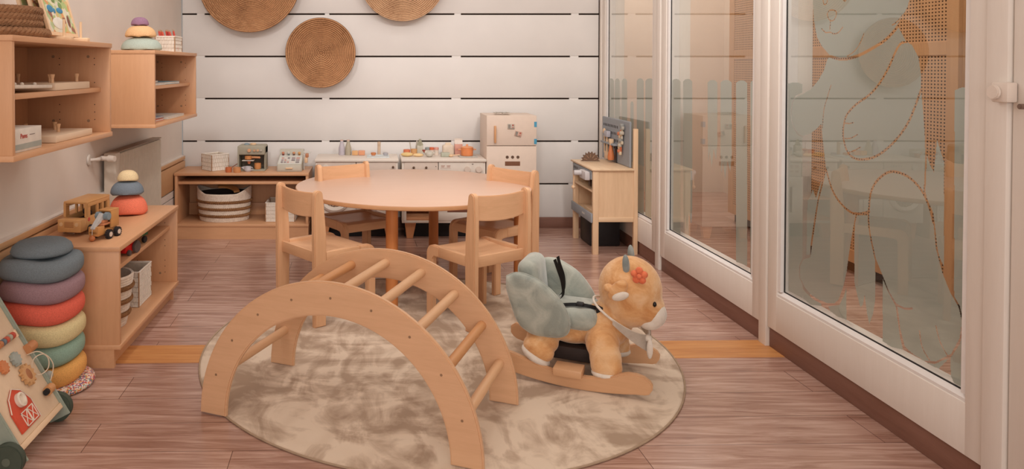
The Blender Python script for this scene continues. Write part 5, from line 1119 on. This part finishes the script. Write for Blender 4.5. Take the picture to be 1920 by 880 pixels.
# ------------------------------------------------------------------ workbench
wx0, wx1, wy0, wy1, wt = 1.385, 1.640, 4.725, 5.205, .540
t = thing('toy_workbench', 'pale pine toy workbench by the glass wall with grey pegboard behind it', 'workbench', ((wx0 + wx1) / 2, 4.97, 0))
P_('worktop', MB().box(wx0 - .012, wy0 - .012, wt - .011, wx1 - .002, wy1 + .012, wt, r=.002), PINE_Y, t)
for y in (wy0, wy1 - .026): P_('leg', MB().box(wx0, y, 0, wx0 + .036, y + .026, wt - .011, r=.002), PINE_Z, t)
for y in (wy0, wy1 - .026): P_('leg', MB().box(wx1, y, 0, wx1 + .026, y + .026, .79, r=.002), PINE_Z, t)
for y in (wy0 + .006, wy1 - .020):
    P_('side_panel', MB().box(wx0 + .036, y, .235, wx1, y + .014, wt - .011), PINE_Z, t)
    P_('side_rail', MB().box(wx0 + .036, y - .004, .205, wx1, y + .020, .235, r=.002), PINE_X, t)
for z in (.398, .240): P_('shelf', MB().box(wx0 + .004, wy0 + .026, z - .012, wx1, wy1 - .026, z, r=.002), PINE_Y, t)
P_('back_panel', MB().box(wx1 - .006, wy0 + .026, .205, wx1, wy1 - .026, wt - .011), PINE_Z, t)
GB = plain('grey_blue_board', (150, 154, 160), .5, .01)
P_('front_bin', MB().box(wx0 - .012, wy0 + .002, .200, wx0 - .001, wy1 - .004, .258, r=.002), GB, t)
P_('bin_badge', MB().box(wx0 - .0128, 4.87, .225, wx0 - .012, 4.93, .236), plain('badge_pale', (206, 204, 196)), t)
m_ = MB().box(wx0 - .006, wy0 + .026, .468, wx0 + .002, wy1 - .026, .524, r=.002)
for k in range(5): m_.box(wx0 - .0066, 5.06 + k * .022, .492, wx0 - .005, 5.068 + k * .022, .507, mi=1)
P_('front_strip', m_, [GB, DARK], t)
pb = MB().box(wx1 - .014, 4.765, wt, wx1 - .001, 5.335, .832, r=.006)
for r_ in range(4):
    for c_ in range(10):
        yy = 5.00 + c_ * .032; pb.box(wx1 - .0152, yy, .770 - r_ * .046, wx1 - .013, yy + .011, .787 - r_ * .046, mi=1)
P_('pegboard', pb, [GB, DARK], t, smooth=False)
P_('tool_rail', MB().box(wx1 - .046, 4.985, .655, wx1 - .014, 5.27, .667, r=.002), GB, t)
t = thing('toy_vice', 'grey-white toy vice with wooden handle fixed at the front of the workbench', 'tool', (wx0 - .02, 4.84, .48))
VG = plain('vice_white', (206, 200, 200), .5)
P_('jaw', MB().box(wx0 - .040, 4.765, .462, wx0 - .007, 4.90, .516, r=.006), VG, t); P_('screw', MB().cyl((wx0 - .085, 4.86, .498), (wx0 - .035, 4.86, .498), .017, n=24, bev=.003), VG, t)
P_('handle', MB().cyl((wx0 - .078, 4.87, .50), (wx0 - .082, 4.88, .405), .005).ball((wx0 - .082, 4.88, .402), .013, n=16), PINE_Z, t)
m_ = MB(); n_ = 9; pts = [(4.98, wt)]
for k in range(n_ * 2 + 1): a = math.pi * k / (n_ * 2); rr = .066 if k % 2 == 0 else .052; pts.append((5.07 - rr * math.cos(a), wt + .003 + rr * math.sin(a)))
pts = pts[1:]
o = MB().prism([(y - 5.07, z - wt) for y, z in pts], -.004, .004, 'xz').out('saw_blade', plain('saw_brown', (112, 86, 68), .5)); o.location = (1.475, 5.10, wt)
tag(o, 'brown toy saw blade standing half out of the workbench top', 'saw blade')
for k in range(5):
    q = MB().tube([(0.024 * math.cos(R(20 + 35 * k)), -.005, .004 + 0.024 * math.sin(R(20 + 35 * k))), (0.046 * math.cos(R(20 + 35 * k)), -.005, .004 + .046 * math.sin(R(20 + 35 * k)))], .0022, 6).out('blade_mark', plain('saw_mark', (170, 136, 110)), o)
# tools hanging on the pegboard
xb = wx1 - .030
def tool(name, label, cat, parts, loc, group='tools on the grey pegboard'):
    t = thing(name, label, cat, loc, 0, group)
    for nm, m_, mt in parts: P_(nm, m_, mt, t)
    return t
OW = wood('tool_orange_wood', (206, 124, 78), 'z', .06)
tool('toy_hammer', 'toy hammer with grey head and wooden handle hanging on the pegboard rail', 'hammer', [('head', MB().box(xb - .016, 5.13, .700, xb + .012, 5.20, .742, r=.006), plain('hammer_grey', (184, 180, 188), .5)), ('handle', MB().cyl((xb - .002, 5.165, .70), (xb - .002, 5.165, .60), .007, n=14), PINE_Z)], (xb, 5.165, .70))
tool('toy_wrench', 'pale wooden toy wrench standing at the left on the pegboard rail', 'wrench', [('jaw', MB().ball((xb, 5.235, .735), .02, (.5, 1, 1), 14).ball((xb, 5.225, .70), .014, (.6, 1, 1), 14), PINE_Z), ('handle', MB().box(xb - .004, 5.222, .585, xb + .004, 5.238, .70, r=.003), PINE_Z)], (xb, 5.23, .70))
tool('toy_screwdriver', 'orange wooden toy screwdriver hanging under the pegboard rail', 'screwdriver', [('handle', MB().lathe([(0, -.115), (.020, -.112), (.023, -.09), (.014, -.04), (.009, -.012), (0, -.01)], 24, c=(xb - .01, 5.055, .668)), OW), ('collar', MB().cyl((xb - .01, 5.055, .655), (xb - .01, 5.055, .675), .010, n=16), PINE_Z)], (xb, 5.055, .62))
tool('toy_saw', 'dark toy saw with pale wooden plate behind the orange screwdriver', 'saw', [('blade', MB().box(xb + .008, 5.005, .545, xb + .012, 5.035, .65), plain('tool_black', (60, 52, 50), .5)), ('plate', MB().box(xb - .004, 5.155, .548, xb + .004, 5.225, .60, r=.003), PINE_Z)], (xb, 5.05, .60))
simple('toy_block', 'small pale wooden cube on the pegboard rail', 'block', MB().box(xb - .016, 5.06, .6672, xb + .010, 5.095, .695, r=.003), PINE_Y, (xb, 5.08, .667))
t = thing('wooden_chain', 'garland of pale, grey and orange wooden pieces hanging on the grey pegboard', 'toy', (xb, 4.90, .70))
pc = [(4.865, .800, (150, 150, 146)), (4.862, .785, (180, 172, 160)), (4.875, .770, (214, 196, 170)), (4.868, .752, (196, 184, 166)), (4.885, .742, (226, 196, 160)), (4.895, .760, (210, 110, 70)), (4.912, .745, (206, 126, 90)), (4.905, .726, (226, 200, 168)), (4.880, .722, (206, 196, 180)),
      (4.892, .705, (222, 178, 136)), (4.905, .690, (226, 200, 170)), (4.880, .688, (232, 206, 180)), (4.900, .670, (222, 176, 140)), (4.915, .655, (216, 164, 120)), (4.898, .650, (226, 190, 150)), (4.908, .632, (230, 196, 156)), (4.900, .618, (214, 160, 116))]
for i, (y, z, c) in enumerate(pc): P_('link', MB().box(xb - .014 + .006 * (i % 3), y - .013, z - .011, xb + .008 + .004 * (i % 2), y + .013, z + .011, r=.005), plain('link_%d' % (i % 9), c, .5), t)
simple('dark_crate', 'black plastic crate on the floor under the toy workbench', 'crate', MB().box(1.43, 4.95, 0, 1.63, 5.18, .18, r=.01).box(1.45, 4.97, .17, 1.61, 5.16, .181), plain('black_plastic', (34, 32, 34), .5), (1.53, 5.06, 0))
simple('toy_drill', 'dark brown toy engine piece on the upper shelf of the workbench', 'toy', MB().box(1.42, 4.80, .3985, 1.50, 4.93, .445, r=.012).cyl((1.42, 4.86, .43), (1.40, 4.86, .43), .018, n=18), plain('dark_toy_brown', (92, 70, 58), .6), (1.46, 4.86, .398))
t = thing('toy_screw_tray', 'tray of yellow wooden screws on the lower shelf of the workbench', 'toy', (1.45, 4.9, .24))
P_('tray', MB().box(1.405, 4.80, .2405, 1.52, 5.0, .262, r=.003), PINE_Y, t)
for k in range(6): P_('screw', MB().cyl((1.43 + .012 * k, 4.83 + .024 * k, .262), (1.44 + .010 * (k % 3), 4.85 + .022 * k, .292), .009, n=12), plain('screw_col_%d' % (k % 3), [(220, 176, 96), (206, 130, 84), (196, 190, 170)][k % 3], .5), t)
# ------------------------------------------------------------------ toys on the back cabinet
CZ2 = .4535
GRN = plain('machine_sage', (166, 160, 142), .5, .01)
t = thing('toy_coffee_machine', 'sage toy coffee machine with wooden cups on the back cabinet', 'toy', (-.838, 5.33, CZ2))
m_ = MB(); m_.box(-.935, 5.26, CZ2, -.925, 5.42, CZ2 + .165, r=.004); m_.box(-.755, 5.30, CZ2, -.745, 5.42, CZ2 + .165, r=.004); m_.box(-.935, 5.26, CZ2 + .110, -.745, 5.42, CZ2 + .175, r=.010, seg=3); m_.box(-.935, 5.40, CZ2, -.745, 5.42, CZ2 + .165, r=.003)
m_.box(-.930, 5.25, CZ2, -.742, 5.42, CZ2 + .008, r=.003)
P_('housing', m_, GRN, t)
P_('inner_back', MB().box(-.924, 5.39, CZ2 + .01, -.756, 5.399, CZ2 + .11), plain('machine_inside', (112, 98, 82), .6), t)
for x, r_, c in ((-.852, .012, (212, 160, 122)), (-.815, .008, (206, 158, 122)), (-.792, .008, (212, 168, 132)), (-.770, .007, (180, 170, 158))): P_('knob', MB().cyl((x, 5.262, CZ2 + .143), (x, 5.246, CZ2 + .143), r_, n=20, bev=.002), plain('mk_%d' % int(-x * 1000), c, .5), t)
P_('cup_lid', MB().cyl((-.835, 5.33, CZ2 + .175), (-.835, 5.33, CZ2 + .188), .021, n=24, bev=.003), PINE_X, t)
P_('milk_lid', MB().ball((-.882, 5.34, CZ2 + .176), .020, (1, 1, .6), 16), plain('grey_blue_paint', (150, 154, 160), .5), t)
P_('filter_holder', MB().cyl((-.862, 5.285, CZ2 + .078), (-.862, 5.285, CZ2 + .104), .026, n=28, bev=.003), wood('holder_wood', (208, 142, 88), 'x', .06), t)
P_('filter_handle', MB().cyl((-.836, 5.27, CZ2 + .094), (-.775, 5.24, CZ2 + .096), .007, n=14, bev=.001), wood('holder_handle', (222, 160, 116), 'x', .06), t)
P_('drip_plate', MB().box(-.905, 5.262, CZ2 + .068, -.822, 5.33, CZ2 + .073, r=.002), KW, t)
P_('spout', MB().cyl((-.858, 5.285, CZ2 + .068), (-.858, 5.285, CZ2 + .046), .014, .008, n=18), plain('spout_orange', (206, 120, 84), .5), t)
def cup(label, x, y, r_, h, c, wood_=True, name='toy_cup'):
    o = MB().lathe([(0, 0), (r_ * .85, 0), (r_, h * .25), (r_ * .98, h), (r_ * .84, h), (r_ * .82, h * .3), (0, h * .25)], 32).out(name, wood('cup_%d' % c[0], c, 'x', .06)); o.location = (x, y, CZ2); return tag(o, label, 'cup', 'toy cups by the coffee machine')
cup('small orange-red wooden toy cup, leftmost on the back cabinet', -.985, 5.20, .023, .034, (200, 116, 74))
cup('tan wooden toy cup between the orange cup and the coffee machine', -.925, 5.19, .026, .034, (212, 150, 102))
o = cup('tan wooden toy cup standing inside the coffee machine at its right', -.800, 5.30, .024, .042, (214, 146, 92)); o.location.z = CZ2 + .0085
t = thing('toy_milk_jug', 'grey-white toy milk jug in front of the coffee machine', 'jug', (-.858, 5.235, CZ2), 0)
P_('body', MB().lathe([(0, 0), (.020, 0), (.026, .010), (.022, .036), (.019, .036), (.018, .010), (0, .008)], 28, c=(-.858, 5.235, CZ2)), plain('jug_grey', (188, 184, 188), .5), t)
P_('handle', MB().tube([(-.836, 5.235, CZ2 + .03), (-.824, 5.235, CZ2 + .026), (-.824, 5.235, CZ2 + .012), (-.834, 5.235, CZ2 + .008)], .003, 8), plain('jug_grey', (188, 184, 188), .5), t)
P_('spout', MB().prism([(-.880, CZ2 + .012), (-.905, CZ2 + .030), (-.880, CZ2 + .036)], 5.230, 5.240, 'xz'), plain('jug_grey', (188, 184, 188), .5), t)
t = thing('toy_spatula', 'thin brown stick leaning left of the toy coffee machine', 'stick', (-1.0, 5.28, CZ2)); P_('stick', MB().cyl((-1.01, 5.28, CZ2 + .003), (-.942, 5.30, CZ2 + .045), .003, n=8), plain('stick_brown', (150, 96, 66), .5), t)
# cash register
CRG = plain('register_grey', (196, 190, 176), .5, .01); CRL = plain('register_pale', (214, 212, 204), .5, .01)
rx0, rx1, ry0, ry1 = -.655, -.485, 5.225, 5.44
t = thing('toy_cash_register', 'pale grey-green toy cash register with number keys and a drawer', 'toy', ((rx0 + rx1) / 2, 5.33, CZ2))
P_('body', MB().prism([(ry0, CZ2), (ry1, CZ2), (ry1, CZ2 + .135), (ry1 - .055, CZ2 + .138), (ry1 - .060, CZ2 + .098), (ry0, CZ2 + .050)], rx0, rx1, 'yz', r=.003), CRG, t)
P_('drawer_front', MB().box(rx0 + .004, ry0 - .006, CZ2 + .006, rx1 - .004, ry0, CZ2 + .044, r=.002), CRG, t); P_('drawer_handle', MB().box(-.595, ry0 - .018, CZ2 + .020, -.545, ry0 - .006, CZ2 + .030, r=.004), PINE_X, t)
sl = math.atan2(.048, ry1 - .060 - ry0); Mk = Matrix.Translation((0, ry0, CZ2 + .050)) @ Matrix.Rotation(sl, 4, 'X')
P_('key_plate', MB().box(rx0 + .004, .004, .0, rx1 - .004, .158, .003, M=Mk), CRL, t)
kc = [(150, 140, 140), (168, 150, 150), (206, 160, 150), (228, 206, 190)]
for r_ in range(3):
    for c_ in range(5):
        w0 = .014 if c_ < 3 else .024; x0_ = rx0 + .024 + (c_ * .021 if c_ < 3 else .070 + (c_ - 3) * .032)
        P_('key', MB().box(x0_, .018 + r_ * .034, .003, x0_ + w0, .036 + r_ * .034, .008, r=.001, M=Mk), plain('key_%d' % ((r_ + c_) % 4), kc[(r_ + c_) % 4] if c_ < 3 else (226, 214, 204), .5), t)
for k in range(4):
    x = -.628 + k * .038; lv = P_('lever', MB().cyl((x, 5.375, CZ2 + .090), (x, 5.362, CZ2 + .116), .008, n=16).cyl((x, 5.362, CZ2 + .110), (x, 5.360, CZ2 + .120), .0095, n=16, mi=1), [plain('lever_%d' % k, [(130, 72, 66), (120, 132, 128), (110, 80, 72), (176, 122, 70)][k], .5), plain('lever_top_%d' % k, [(214, 140, 110), (206, 204, 198), (214, 150, 110), (226, 170, 110)][k], .5)], t)
t = thing('toy_scanner', 'wooden toy scanner with grey holder at the right of the cash register', 'toy', (-.455, 5.32, CZ2))
P_('stand', MB().box(-.480, 5.32, CZ2, -.474, 5.34, CZ2 + .13, r=.001).box(-.480, 5.315, CZ2 + .118, -.428, 5.345, CZ2 + .126, r=.002), CRL, t)
P_('scanner_head', MB().box(-.466, 5.30, CZ2 + .088, -.444, 5.33, CZ2 + .116, r=.004), wood('scanner_wood', (196, 132, 96), 'z', .06), t); P_('scanner_grip', MB().box(-.472, 5.302, CZ2 + .050, -.450, 5.325, CZ2 + .09, r=.005), PINE_Z, t)
